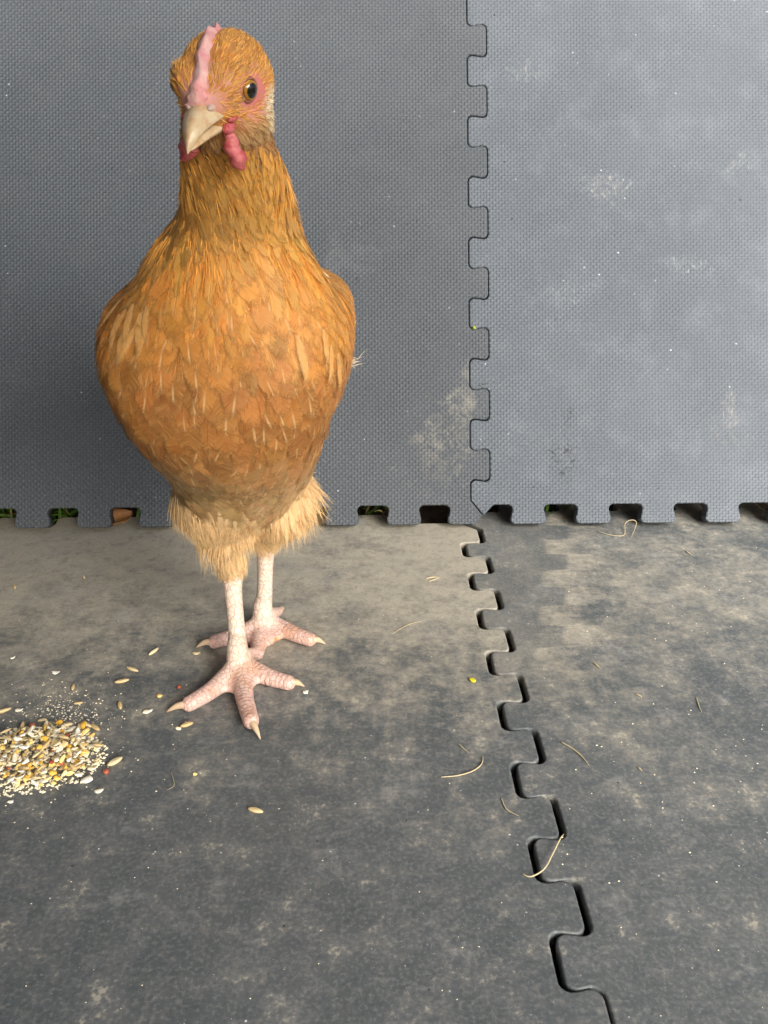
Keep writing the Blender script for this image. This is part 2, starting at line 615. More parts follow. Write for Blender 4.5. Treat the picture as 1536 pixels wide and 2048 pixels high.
# grass and leaf litter behind the wall
def strand_mesh(name, roots, dirs, lens, widths, droop, segs=4, cols=None):
    """tapered ribbons; roots (n,3), dirs unit, droop vector strength"""
    n = len(roots)
    t = np.linspace(0, 1, segs + 1)
    roots, dirs = np.asarray(roots), np.asarray(dirs)
    lens, widths = np.asarray(lens)[:, None, None], np.asarray(widths)[:, None, None]
    P = roots[:, None, :] + dirs[:, None, :] * lens * t[None, :, None]
    P = P + np.asarray(droop)[:, None, :] * lens * (t ** 2)[None, :, None]
    side = np.cross(dirs, rng.normal(size=(n, 3)))
    side /= np.linalg.norm(side, axis=1)[:, None] + 1e-9
    w = widths * (1 - 0.92 * t ** 1.5)[None, :, None] * 0.5
    A, B = P + side[:, None, :] * w, P - side[:, None, :] * w
    V = np.stack([A, B], 2).reshape(-1, 3)
    base = (np.arange(n) * (segs + 1) * 2)[:, None]
    k = np.arange(segs) * 2
    F = np.stack([base + k, base + k + 1, base + k + 3, base + k + 2], 2).reshape(-1, 4)
    m = bpy.data.meshes.new(name)
    m.vertices.add(len(V))
    m.vertices.foreach_set('co', V.astype(np.float32).ravel())
    m.loops.add(F.size)
    m.loops.foreach_set('vertex_index', F.astype(np.int32).ravel())
    m.polygons.add(len(F))
    m.polygons.foreach_set('loop_start', np.arange(0, F.size, 4, dtype=np.int32))
    m.polygons.foreach_set('use_smooth', np.ones(len(F), bool))
    m.update(calc_edges=True)
    if cols is not None:
        ca = m.color_attributes.new('fcol', 'FLOAT_COLOR', 'POINT')
        C = np.repeat(np.concatenate([np.asarray(cols), np.ones((n, 1))], 1), (segs + 1) * 2, 0)
        ca.data.foreach_set('color', C.astype(np.float32).ravel())
    return m


nt = NT('grass_blade')
gc = nt.attr('fcol')
grass_mat = nt.done(gc, 0.55)
tr = nt.new('ShaderNodeBsdfTranslucent')
nt.put(tr.inputs[0], gc)
mx = nt.new('ShaderNodeMixShader')
mx.inputs[0].default_value = 0.3
nt.t.links.new(nt.b.outputs[0], mx.inputs[1])
nt.t.links.new(tr.outputs[0], mx.inputs[2])
nt.t.links.new(mx.outputs[0], nt.out.inputs[0])
roots, dirs, lens, wid, dro, cols = [], [], [], [], [], []
for (px, spread, cnt) in ((5, .035, 60), (130, .03, 30), (735, .02, 22), (650, .02, 12), (1096, .012, 14), (1350, .02, 10), (260, .03, 12)):
    c = ground(px, 1015)
    for k in range(cnt):
        roots.append((c[0] + rng.normal() * spread * .6, rng.uniform(0.756, 0.83), -MAT_T))
        d = np.array([rng.normal() * .5, rng.normal() * .4 - .15, 1.0])
        dirs.append(d / np.linalg.norm(d))
        lens.append(rng.uniform(.025, .07))
        wid.append(rng.uniform(.0018, .0038))
        dro.append((rng.normal() * .4, rng.normal() * .3 - .2, -.35))
        cc = srgb(96, 140, 44) if rng.random() < .75 else srgb(150, 140, 80)
        cols.append(np.array(cc) * rng.uniform(.5, 1.1))
o = link('grass', strand_mesh('grass', roots, dirs, lens, wid, dro, 5, cols), grass_mat)
tag(o, 'thin green grass growing behind the upright mats', 'grass', kind='stuff')
# one broad green blade poking through the notch at the far left
EOF_MARK = 0

# ------------------------------------------------------------------ chicken
chx = ground(495, 1290)
chicken = empty('chicken', (float(chx[0]), float(chx[1]), 0))
tag(chicken, 'golden buff hen standing upright on the dusty mat and facing the camera', 'chicken')
CH0 = np.array([chx[0], chx[1], 0.0])


def loft(rings, cap=True):
    """rings: list of (n,3) arrays -> verts, faces (closed tube)"""
    n = len(rings[0])
    V = np.concatenate(rings)
    F = []
    for k in range(len(rings) - 1):
        for i in range(n):
            j = (i + 1) % n
            F.append((k * n + i, k * n + j, (k + 1) * n + j, (k + 1) * n + i))
    F.append(tuple(range(n))[::-1])
    F.append(tuple(range((len(rings) - 1) * n, len(rings) * n)))
    return V, F


def ring_h(c, hx, hyf, hyb, n=40, tilt=0.0, sq=2.2):
    """horizontal ring, front (towards camera) and back half depths, tilted about x"""
    out = []
    for i in range(n):
        a = 2 * math.pi * i / n
        ca, sa = math.cos(a), math.sin(a)
        x = math.copysign(abs(ca) ** (2 / sq), ca) * hx
        y = math.copysign(abs(sa) ** (2 / sq), sa)
        y = y * (hyb if y > 0 else hyf)
        out.append((c[0] + x, c[1] + y * math.cos(tilt), c[2] + y * math.sin(tilt)))
    return np.array(out)


def interp_rows(rows, m):
    rows = np.array(rows, float)
    t = np.linspace(0, len(rows) - 1, m)
    out = []
    for v in t:
        i = int(min(max(math.floor(v), 0), len(rows) - 2))
        f = v - i
        p0, p1, p2, p3 = rows[max(i - 1, 0)], rows[i], rows[i + 1], rows[min(i + 2, len(rows) - 1)]
        out.append(0.5 * (2 * p1 + (p2 - p0) * f + (2 * p0 - 5 * p1 + 4 * p2 - p3) * f * f + (3 * p1 - p0 - 3 * p2 + p3) * f ** 3))
    return np.array(out)


pieces = []
INS = 12
# torso: photo row, left, right, front y, back y   (centre plane of each level at y = 0.50)
torso = [(532, 400, 560, .468, .54), (546, 318, 632, .448, .585), (566, 262, 678, .434, .625), (596, 234, 704, .423, .65),
         (640, 220, 714, .415, .66), (690, 216, 714, .411, .66), (740, 226, 704, .412, .65), (790, 248, 684, .418, .63),
         (840, 274, 666, .429, .61), (890, 302, 654, .445, .59), (940, 332, 634, .464, .575), (990, 358, 608, .482, .56), (1025, 402, 572, .498, .55)]
rings = []
for (py, xl, xr, yf, ybk) in interp_rows(torso, 40):
    c = at_y((xl + xr) / 2, py, .50)
    s = mpp(c)
    rings.append(ring_h(c, max((xr - xl) / 2 - INS, 8) * s, .50 - yf - .004, ybk - .50, tilt=math.radians(-7 + 13 * min(max((py - 550) / 200, 0), 1)), sq=2.3 + 1.0 * min(max((760 - py) / 120, 0), 1)))
pieces.append(loft(rings))
# neck: row, centre, half width, y, half depth
neck = [(610, 470, 160, .505, .056), (565, 472, 150, .495, .054), (520, 475, 138, .484, .050), (470, 479, 123, .472, .044), (430, 480, 115, .462, .040),
        (390, 477, 107, .453, .035), (350, 470, 98, .444, .032), (310, 462, 93, .436, .029), (270, 455, 88, .429, .027), (230, 452, 80, .424, .024)]
rings = []
for (py, cx, hw, yy, hd) in interp_rows(neck, 26):
    c = at_y(cx, py, yy)
    rings.append(ring_h(c, hw * mpp(c), hd, hd, 32, tilt=math.radians(-14)))
pieces.append(loft(rings))


def ellipsoid(M, rx, ry, rz, n=24):
    rings = []
    for k in range(1, n):
        a = math.pi * k / n
        rr = math.sin(a)
        rings.append(np.array([[math.cos(2 * math.pi * i / n) * rr * rx, math.sin(2 * math.pi * i / n) * rr * ry, math.cos(a) * rz] for i in range(n)]))
    V, F = loft(rings)
    V = V @ M[:3, :3].T + M[:3, 3]
    return V, F


MC = np.eye(4)
MC[:3, 3] = at_y(470, 640, .462)
pieces.append(ellipsoid(MC, .054, .044, .062))           # crop
# head frame: hx = bird's left (image right), hf = beak direction, hu = up
HC = at_y(449, 188, .418)
hy, hp, hr = math.radians(14), math.radians(16), math.radians(4)
hf = np.array([-math.sin(hy) * math.cos(hp), -math.cos(hy) * math.cos(hp), -math.sin(hp)])
hs = np.cross(np.array([0, 0, 1.0]), hf)
hs /= np.linalg.norm(hs)
hu = np.cross(hf, hs)
hs, hu = hs * math.cos(hr) - hu * math.sin(hr), hu * math.cos(hr) + hs * math.sin(hr)
HM = np.eye(4)
HM[:3, 0], HM[:3, 1], HM[:3, 2], HM[:3, 3] = hs, hf, hu, HC          # local: x side, y forward, z up


def HP(x, y, z):                       # millimetres in the head frame -> world
    return HC + (hs * x + hf * y + hu * z) / 1000.0


def hell(x, y, z, rx, ry, rz, n=20):
    M = HM.copy()
    M[:3, 3] = HP(x, y, z)
    return ellipsoid(M, rx / 1000, ry / 1000, rz / 1000, n)


pieces.append(hell(0, -4, 3, 20.5, 25, 22))           # skull
pieces.append(hell(0, 10, 2, 15.5, 20, 16))            # face narrowing to the beak
pieces.append(hell(0, 2, -11, 17.5, 19, 14))          # throat
pieces.append(hell(11, -2, -9, 10, 14, 11))            # cheeks
pieces.append(hell(-11, -2, -9, 10, 14, 11))
pieces.append(hell(9, 13, 9.5, 7.5, 13, 6.5))            # brow ridges
pieces.append(hell(-9, 13, 9.5, 7.5, 13, 6.5))
for sg_ in (1, -1):
    pieces.append(hell(sg_ * 13.2, 12.5, 12.2, 4.6, 9, 3.4))   # stern brow over the eye


def tube(pts, rad, n=16, flat=1.0):
    pts = np.array(pts, float)
    rings = []
    for i in range(len(pts)):
        d = pts[min(i + 1, len(pts) - 1)] - pts[max(i - 1, 0)]
        d /= np.linalg.norm(d) + 1e-12
        a = np.cross(d, [0, 0, 1.0])
        if np.linalg.norm(a) < .15: a = np.array([1.0, 0, 0]) - d * d[0]
        a /= np.linalg.norm(a)
        b = np.cross(a, d)
        w = 2 * np.pi * np.arange(n) / n
        rings.append(pts[i] + rad[i] * (np.cos(w)[:, None] * a + flat * np.sin(w)[:, None] * b))
    return loft(rings)


def cpath(pts, rads, m):
    R = interp_rows([list(p) + [r] for p, r in zip(pts, rads)], m)
    return R[:, :3], R[:, 3]


limb_segments = []        # (points, cumulative length) for scale rings


def add_limb(pts, rads, m=14, flat=1.0):
    P, R = cpath(pts, rads, m)
    pieces.append(tube(P, R, 16, flat))
    limb_segments.append(P)
    return P, R


claw_specs = []


hocks = []


def leg(pad_px, hock, thigh_top, toes, r_sh):
    hocks.append(np.array(hock))
    pad = ground(*pad_px, .012)
    hk = np.array(hock)
    mid = pad * .5 + hk * .5
    add_limb([pad + [0, .002, -.001], pad + [0, .003, .012], mid * .55 + pad * .45 + [0, .004, 0], mid + [0, .003, 0], hk * .7 + mid * .3, hk + [0, .004, .004]],
             [.0088, .0078, .0066, .0063, .0068, .0088], 20)
    for toe in toes:
        pts = [pad + [0, 0, -.001]]
        rads = [.0080]
        k = len(toe) - 1
        for i, (px, py) in enumerate(toe[:-1]):
            f = (i + 1) / k
            zc = .0075 - .0020 * f
            pts.append(ground(px, py, zc))
            rads.append([.0074, .0065, .0058, .0054][min(i, 3)])
        P, R = add_limb(pts, rads, 14, 0.92)
        # fleshy tip
        d = P[-1] - P[-2]
        d /= np.linalg.norm(d)
        pieces.append(tube([P[-1] - d * .003, P[-1] + d * .0015, P[-1] + d * .0045], [R[-1], R[-1] * .98, R[-1] * .45], 14))
        claw_specs.append((P[-1] + d * .0015 + np.array([0, 0, .0008]), ground(*toe[-1], .0012)))
    # web pad between the toes
    M = np.eye(4)
    M[:3, 3] = pad + np.array([0, -.008, -.0065])
    pieces.append(ellipsoid(M, .017, .016, .0050, 16))
    # hind toe
    b0 = pad + np.array([.004, .004, .004])
    b1 = pad + np.array([.010, .024, -.006])
    add_limb([b0, b0 * .5 + b1 * .5, b1], [.0055, .0048, .0042], 8)
    claw_specs.append((b1 - [0, .001, 0], b1 + np.array([.003, .012, -.0045])))
    # drumstick
    tt = np.array(thigh_top)
    pieces.append(tube(*cpath([hk + [0, .002, -.002], hk * .7 + tt * .3 + [0, .002, 0], hk * .35 + tt * .65, tt], [.0086, .0125, .0265, .0320], 16), 20))


leg((476, 1328), at_y(464, 1150, .512), at_y(432, 965, .505),
    [[(485, 1365), (490, 1400), (503, 1444), (521, 1478)], [(445, 1362), (415, 1386), (376, 1409), (332, 1424)], [(510, 1342), (540, 1355), (579, 1366), (609, 1373)]], .006)
leg((526, 1243), at_y(532, 1088, .562), at_y(548, 972, .525),
    [[(522, 1262), (518, 1285), (513, 1308), (509, 1325)], [(495, 1262), (460, 1275), (427, 1284), (392, 1295)], [(553, 1252), (590, 1268), (622, 1280), (651, 1288)]], .006)
tail_a, tail_b = np.array([HC[0] + .0, .61, .215]), np.array([HC[0] - .005, .69, .235])
pieces.append(tube([tail_a, (tail_a + tail_b) / 2, tail_b], [.045, .03, .012], 20))

Vs, Fs, off = [], [], 0
for V, F in pieces:
    Vs.append(V)
    Fs += [tuple(i + off for i in f) for f in F]
    off += len(V)
raw = mesh_from('body_raw', np.concatenate(Vs), Fs)
bm = bmesh.new()
bm.from_mesh(raw)
bmesh.ops.recalc_face_normals(bm, faces=bm.faces[:])
bm.to_mesh(raw)
bm.free()
tmp = bpy.data.objects.new('tmp', raw)
COL.objects.link(tmp)
md = tmp.modifiers.new('r', 'REMESH')
md.mode = 'VOXEL'
md.voxel_size = 0.0017
dg = bpy.context.evaluated_depsgraph_get()
body_mesh = bpy.data.meshes.new_from_object(tmp.evaluated_get(dg))
body_mesh.name = 'body'
bpy.data.objects.remove(tmp)
nv = len(body_mesh.vertices)
co = np.empty(nv * 3, np.float32)
body_mesh.vertices.foreach_get('co', co)
co = co.reshape(-1, 3).astype(np.float64)
ed = np.empty(len(body_mesh.edges) * 2, np.int32)
body_mesh.edges.foreach_get('vertices', ed)
ed = ed.reshape(-1, 2)
deg = np.bincount(ed.ravel(), minlength=nv)[:, None]
# nearest limb parameter
limb_d = np.full(nv, 1e9)
limb_t = np.zeros(nv)
low = np.where(co[:, 2] < .17)[0]
for P in limb_segments:
    L = np.concatenate([[0], np.cumsum(np.linalg.norm(np.diff(P, axis=0), axis=1))])
    for i in range(len(P) - 1):
        a, d = P[i], P[i + 1] - P[i]
        t = np.clip(((co[low] - a) @ d) / (d @ d), 0, 1)
        dist = np.linalg.norm(co[low] - a - t[:, None] * d, axis=1)
        better = dist < limb_d[low]
        idx = low[better]
        limb_d[idx] = dist[better]
        limb_t[idx] = L[i] + t[better] * (L[i + 1] - L[i])
bare_leg = (limb_d < .011) & (co[:, 2] < .115)
wt = np.where(bare_leg, 0.5, 1.0)[:, None]
hl = (co - HC) @ np.stack([hs, hf, hu], 1) * 1000      # head frame, mm
is_head = (np.abs(hl) < 45).all(1) & (co[:, 2] > .325)


def smooth(co, it, mask):
    i0, i1 = np.concatenate([ed[:, 0], ed[:, 1]]), np.concatenate([ed[:, 1], ed[:, 0]])
    for _ in range(it):
        acc = np.stack([np.bincount(i0, weights=co[i1, k], minlength=nv) for k in range(3)], 1)
        co = co + (acc / deg - co) * 0.6 * mask
    return co


co = smooth(co, 4, np.ones((nv, 1)))
co = smooth(co, 24, ((~bare_leg) & (~is_head)).astype(float)[:, None])
zz_ = np.clip((co[:, 2] - .19) / .03, 0, 1) * np.clip((.335 - co[:, 2]) / .02, 0, 1)
co = smooth(co, 110, (zz_ * (~is_head))[:, None])
z2_ = np.clip((co[:, 2] - .085) / .02, 0, 1) * np.clip((.20 - co[:, 2]) / .02, 0, 1) * (limb_d > .012)
co = smooth(co, 70, z2_[:, None])
co = smooth(co, 6, is_head.astype(float)[:, None])
body_mesh.vertices.foreach_set('co', (co - CH0).astype(np.float32).ravel())
body_mesh.polygons.foreach_set('use_smooth', np.ones(len(body_mesh.polygons), bool))
body_mesh.update()
vn = np.empty(nv * 3, np.float32)
body_mesh.vertices.foreach_get('normal', vn)
vn = vn.reshape(-1, 3).astype(np.float64)
hl = (co - HC) @ np.stack([hs, hf, hu], 1) * 1000
pxl = project(co)

# skin colours (the bird's own colouring)
cB = np.array(srgb(200, 142, 82))
skin = np.tile(cB, (nv, 1))


def paint(mask, colr):
    global skin
    m = np.clip(mask, 0, 1)[:, None]
    skin = skin * (1 - m) + np.array(colr) * m


def gauss(cx, cy, cz, rx, ry, rz):
    d = ((hl[:, 0] - cx) / rx) ** 2 + ((hl[:, 1] - cy) / ry) ** 2 + ((hl[:, 2] - cz) / rz) ** 2
    return np.clip(1.6 - d, 0, 1)


hd = is_head.astype(float)
paint(hd * 1.0, srgb(206, 142, 74))
paint(hd * np.clip((-hl[:, 2] - 6) / 8, 0, 1), srgb(186, 138, 88))
for sgn in (1, -1):
    paint(hd * gauss(sgn * 18, 12, 3, 9, 15, 12), srgb(232, 164, 150))
    paint(hd * gauss(sgn * 18, 8, 5, 8, 10, 8), srgb(226, 134, 126))
paint(hd * np.clip((hl[:, 1] - 14) / 6, 0, 1) * np.clip(1.4 - np.abs(hl[:, 0]) / 11, 0, 1) * np.clip((hl[:, 2] + 4) / 6, 0, 1), srgb(236, 172, 162))
paint(((co[:, 2] < .13) & (co[:, 2] > .03)).astype(float), srgb(226, 190, 138))
legm = ((limb_d < .0125) & (co[:, 2] < .12)).astype(float)
nz = rng.random(nv) * .05
paint(legm, srgb(238, 216, 196))
paint(legm * np.clip((.022 - co[:, 2]) / .012, 0, 1), srgb(228, 190, 176))
ca = body_mesh.color_attributes.new('fcol', 'FLOAT_COLOR', 'POINT')
ca.data.foreach_set('color', np.concatenate([skin, np.ones((nv, 1))], 1).astype(np.float32).ravel())
at = body_mesh.attributes.new('limb_t', 'FLOAT', 'POINT')
at.data.foreach_set('value', limb_t.astype(np.float32))
at = body_mesh.attributes.new('leg_mask', 'FLOAT', 'POINT')
at.data.foreach_set('value', legm.astype(np.float32))

nt = NT('chicken_skin')
base = nt.attr('fcol')
lt = nt.attr('limb_t', 'Fac')
lm = nt.attr('leg_mask', 'Fac')
oc = nt.obj()
n1 = nt.noise(oc, 220, 4, 0.6)
n0 = nt.noise(oc, 60, 3, 0.6)
ringv = (lt * (2 * math.pi / 0.0034) + n0 * 5.0).sin()
vor = nt.voronoi(nt.vscale(oc, (260, 260, 170)), 1, feature='DISTANCE_TO_EDGE')
edge = nt.ramp(vor, 0.0, 0.09, 1.0, 0.0)
colr = nt.mix(nt.ramp(n1, 0.35, 0.7, 0, 0.3), base, srgb(190, 130, 110))
scale_c = nt.mix(nt.ramp(n0, 0.48, 0.72, 0, 0.6), base, srgb(198, 146, 108))
scale_c = nt.mix(edge * 0.35, scale_c, srgb(150, 118, 100))
scale_c = nt.mix(nt.ramp(ringv, 0.2, 1.0, 0, 0.10), scale_c, srgb(186, 128, 104))
colr = nt.mix(lm, colr, scale_c)
hgt = (1 - edge) * lm * 0.5 + ringv * lm * 0.16 + n1 * 0.4
skin_mat = nt.done(colr, 0.5, nt.bump(hgt, 0.0009, 0.7), Subsurface_Weight=0.12, Subsurface_Scale=0.004)
nt.b.inputs['Subsurface Radius'].default_value = (1, .35, .2)
body = link('body', body_mesh, skin_mat, chicken)
body_mesh.materials.clear()
body_mesh.materials.append(skin_mat)

# ---- keratin, comb, eyes
nt = NT('horn')
oc = nt.obj()
n1 = nt.noise(nt.vscale(oc, (220, 90, 160)), 1, 5, .65)
horn = nt.done(nt.mix(nt.ramp(n1, .35, .7), srgb(226, 206, 168), srgb(204, 164, 118)), 0.34, nt.bump(n1, .0005, .3), Subsurface_Weight=0.1, Subsurface_Scale=0.003)
nt = NT('claw_horn')
oc = nt.obj()
n1 = nt.noise(oc, 300, 3)
clawm = nt.done(nt.mix(n1, srgb(196, 164, 130), srgb(222, 198, 164)), 0.4, nt.bump(n1, .0005, .3))
nt = NT('comb_flesh')
oc = nt.obj()
n1, n2 = nt.noise(oc, 500, 4, .65), nt.noise(oc, 120, 3)
combm = nt.done(nt.mix(nt.ramp(n2, .35, .65), srgb(244, 168, 168), srgb(250, 204, 196)), 0.48, nt.bump(n1, .0008, .7), Subsurface_Weight=0.2, Subsurface_Scale=0.004)
nt = NT('wattle_flesh')
oc = nt.obj()
n1, n2 = nt.noise(oc, 420, 4, .65), nt.noise(oc, 150, 3)
wattm = nt.done(nt.mix(nt.ramp(n2, .35, .65), srgb(196, 84, 90), srgb(226, 132, 132)), 0.45, nt.bump(n1, .001, .8), Subsurface_Weight=0.2, Subsurface_Scale=0.004)


def part(name, VF, mat, parent=chicken, sub=0):
    V, F = VF
    ploc = CH0
    m = mesh_from(name, np.asarray(V) - ploc, F)
    bm = bmesh.new()
    bm.from_mesh(m)
    bmesh.ops.recalc_face_normals(bm, faces=bm.faces[:])
    bm.to_mesh(m)
    bm.free()
    o = link(name, m, mat, parent)
    return o


for k, (a, b) in enumerate(claw_specs):
    a, b = np.array(a), np.array(b)
    m1 = a * .55 + b * .45 + np.array([0, 0, .0016])
    P, R = cpath([a - (b - a) * .12, a, m1, b], [.0028, .0027, .0020, .0003], 10)
    part('claw', tube(P, R, 12, 1.1), clawm)

# beak: upper mandible with ridge, lower mandible, nostrils
def beak_sections(secs, n=20):
    """secs: (y, halfwidth, ztop, zbot, zshift)"""
    rings = []
    for (y, hw, zt, zb, e) in interp_rows(secs, 18):
        pts = []
        for i in range(n):
            a = 2 * math.pi * i / n
            ca, sa = math.cos(a), math.sin(a)
            x = math.copysign(abs(ca) ** e, ca) * hw
            z = sa * zt if sa > 0 else sa * zb
            if sa > 0: x *= (1 - .35 * sa)
            pts.append((x, z))
        rings.append((y, np.array(pts)))
    return rings


def mk_beak(secs, zc):
    rr = []
    for (y, pts), s in zip(beak_sections(secs), interp_rows([[z] for z in zc], 18)):
        rr.append(np.array([HP(p[0], y, s[0] + p[1]) for p in pts]))
    return loft(rr)


upper = mk_beak([(19, 9.8, 6.6, 2.0, .9), (25, 9.0, 6.2, 2.0, .9), (31, 7.3, 5.6, 2.2, .9), (37, 5.3, 4.6, 2.5, .9), (42, 3.3, 3.4, 2.8, .9), (45.5, 1.4, 2.0, 2.4, 1), (47.2, .25, .5, .8, 1)],
                [-1.5, -1.8, -2.4, -3.6, -5.6, -8.4, -10.6])
beak = part('beak', upper, horn)
lower = mk_beak([(17, 8.6, 2.0, 4.2, 1), (24, 7.6, 2.0, 4.2, 1), (31, 5.7, 1.8, 3.4, 1), (37, 3.8, 1.5, 2.4, 1), (42, 1.8, 1.0, 1.3, 1), (44, .4, .3, .3, 1)],
                [-6.4, -6.7, -7.3, -8.4, -9.8, -10.6])
part('lower_beak', lower, horn)
nt = NT('cere')
cere = nt.done(nt.mix(nt.noise(nt.obj(), 300, 3), srgb(214, 180, 160), srgb(196, 176, 172)), .45)
for sg in (1, -1):
    part('nostril', hell(sg * 4.6, 26.0, 2.0, 2.2, 4.6, 1.9, 14), cere, beak)

# comb: low serrated ridge along the crown
bvh = BVHTree.FromPolygons([tuple(v) for v in co], [tuple(p.vertices) for p in body_mesh.polygons])


def surf(px_, py_):
    r = ray(px_, py_)
    loc, nr, _, _ = bvh.ray_cast(Vector(CAMV), Vector(r).normalized(), 2.0)
    return None if loc is None else (np.array(loc), np.array(nr))


crest = [(387, 214, 19, .8), (392, 200, 21, 1.3), (396, 184, 20, 1.6), (399, 165, 17, 1.8), (402, 140, 15, 2.0), (405, 115, 15, 2.4), (410, 95, 15, 2.4), (415, 80, 14, 2.6)]
comb_pts = []
last = None
for (a_, b_2, hw, h) in crest:
    q = surf(a_, b_2)
    if q is None: continue
    comb_pts.append((q[0], q[1], hw * mpp(q[0]), h / 1000))
# carry the ridge over the crown
p_end, n_end, w_end, h_end = comb_pts[-1]
for (bk, dz, w, h) in ((4, .6, .0030, .0032), (8, .8, .0026, .0022), (12, .6, .0024, .0034), (17, -.4, .0018, .0022), (22, -1.6, .0012, .0015)):
    comb_pts.append((p_end - hf * bk / 1000 + hu * dz / 1000, hu, w, h))
arr = interp_rows([list(p) + list(n) + [w, h] for p, n, w, h in comb_pts], 48)
rings = []
for k, rowv in enumerate(arr):
    p, n, w, h = rowv[:3], rowv[3:6], rowv[6], rowv[7]
    n = n * .5 + hu * .35 + hf * .25
    n = n - hs * np.dot(n, hs) * .8
    n /= np.linalg.norm(n)
    h = h * (1 + .25 * math.sin(k * .8)) + .0005
    w = w * (1 + .14 * math.sin(k * 1.3 + 1))
    wob = .0007 * math.sin(k * .55)
    pts = []
    for i in range(18):
        a_ = 2 * math.pi * i / 18
        ca_, sa_ = math.cos(a_), math.sin(a_)
        pts.append(p + hs * (ca_ * w * (1 - .5 * max(sa_, 0)) + wob * max(sa_, 0)) + n * (h * sa_ if sa_ > 0 else .003 * sa_))
    rings.append(np.array(pts))
part('comb', loft(rings), combm)
comb_line = arr[:, :3]
# wattles, with fold
for sg, sc, dx in ((1, 1.0, 0), (-1, .8, 0)):
    P = [HP(sg * 8.5, 21, -8.5), HP(sg * 9.5, 22, -14), HP(sg * 10.5, 22, -17 * sc), HP(sg * 12.5, 22, -21.5 * sc), HP(sg * 14.0, 21, -24.5 * sc)]
    R = [.0022, .0032, .0038, .0036, .0014]
    if sg < 0: P = [p - hu * .003 for p in P]
    PP, RR = cpath(P, R, 16)
    V, F = tube(PP, RR, 16)
    V = np.array(V)
    lc = (V - HC) @ np.stack([hs, hf, hu], 1) * 1000
    lc[:, 0] += 0.8 * np.sin(lc[:, 2] * .9) + rng.normal(size=len(lc)) * .12
    V = HC + (lc / 1000) @ np.stack([hs, hf, hu], 0)
    w = part('wattle', (V, F), wattm)
    part('wattle_fold', hell(sg * 9.0, 20.5, -7.5, 2.6, 5.5, 3.0, 14), wattm, w)
    part('gape', hell(sg * 10.8, 19.0, -3.8, 2.0, 5.5, 1.6, 14), wattm, beak)

# eyes
nt = NT('eyelid_skin')
lidm = nt.done(nt.mix(nt.noise(nt.obj(), 500, 3), srgb(120, 74, 60), srgb(186, 122, 104)), .55)
nt = NT('iris')
ec = nt.attr('eye_r', 'Fac')
n1 = nt.noise(nt.obj(), 900, 2)
c_ = nt.mix(nt.ramp(ec, .60, .66), (0.003, 0.003, 0.003), srgb(176, 128, 44))
c_ = nt.mix(nt.ramp(ec + (n1 - .5) * .1, .86, .94), c_, srgb(34, 22, 18))
iris = nt.done(c_, 0.06, Specular_IOR_Level=0.6, Coat_Weight=0.6)
for sg in (1, -1):
    ec_ = HP(sg * 14.8, 11.5, 6.0)
    ax = hs * sg * .90 + hf * .42 - hu * .04
    ax /= np.linalg.norm(ax)
    u = np.cross(ax, [0, 0, 1.0]); u /= np.linalg.norm(u); w = np.cross(u, ax)
    r = .0050
    rings, er = [], []
    for k in range(1, 22):
        a = math.pi * k / 22
        rings.append(np.array([ec_ + r * (ax * math.cos(a) + (u * math.cos(t) + w * math.sin(t)) * math.sin(a)) for t in np.linspace(0, 2 * math.pi, 28, endpoint=False)]))
        er += [min(a / 1.05, 1.5)] * 28
    o = part('eye', loft(rings), iris)
    at = o.data.attributes.new('eye_r', 'FLOAT', 'POINT')
    at.data.foreach_set('value', np.array(er, np.float32))
    # lid ring
    rr = []
    nl = 36
    V, F = [], []
    for i in range(nl):
        t = 2 * math.pi * i / nl
        rad = u * math.cos(t) * .94 + w * math.sin(t) * 1.0
        c0 = ec_ + ax * r * .42 + rad * r * .93
        for j in range(8):
            s_ = 2 * math.pi * j / 8
            V.append(c0 + (rad * math.cos(s_) + ax * math.sin(s_)) * .00062)
    for i in range(nl):
        for j in range(8):
            F.append((i * 8 + j, i * 8 + (j + 1) % 8, ((i + 1) % nl) * 8 + (j + 1) % 8, ((i + 1) % nl) * 8 + j))
    part('eyelid', (V, F), lidm, o)

# ---- plumage
tri = []
me = body_mesh
me.calc_loop_triangles()
T = np.empty(len(me.loop_triangles) * 3, np.int32)
me.loop_triangles.foreach_get('vertices', T)
T = T.reshape(-1, 3)
A = co[T]
tarea = 0.5 * np.linalg.norm(np.cross(A[:, 1] - A[:, 0], A[:, 2] - A[:, 0]), axis=1)


def sample(n, mask_v):
    w = tarea * mask_v[T].mean(1)
    idx = rng.choice(len(T), n, p=w / w.sum())
    r1, r2 = np.sqrt(rng.random(n)), rng.random(n)
    b = np.stack([1 - r1, r1 * (1 - r2), r1 * r2], 1)
    P = (A[idx] * b[:, :, None]).sum(1)
    N = (vn[T[idx]] * b[:, :, None]).sum(1)
    N /= np.linalg.norm(N, axis=1)[:, None]
    return P, N


def thin(P, r):
    cell = {}
    keep = []
    q = np.floor(P / r).astype(int)
    for i in range(len(P)):
        k = tuple(q[i])
        ok = True
        for dx in (-1, 0, 1):
            for dy in (-1, 0, 1):
                for dz in (-1, 0, 1):
                    for j in cell.get((k[0] + dx, k[1] + dy, k[2] + dz), ()):
                        if np.dot(P[i] - P[j], P[i] - P[j]) < r * r:
                            ok = False
                            break
                    if not ok: break
                if not ok: break
            if not ok: break
        if ok:
            cell.setdefault(k, []).append(i)
            keep.append(i)
    return np.array(keep)


def tang(D, N):
    D = D - N * (D * N).sum(1)[:, None]
    return D / (np.linalg.norm(D, axis=1)[:, None] + 1e-9)


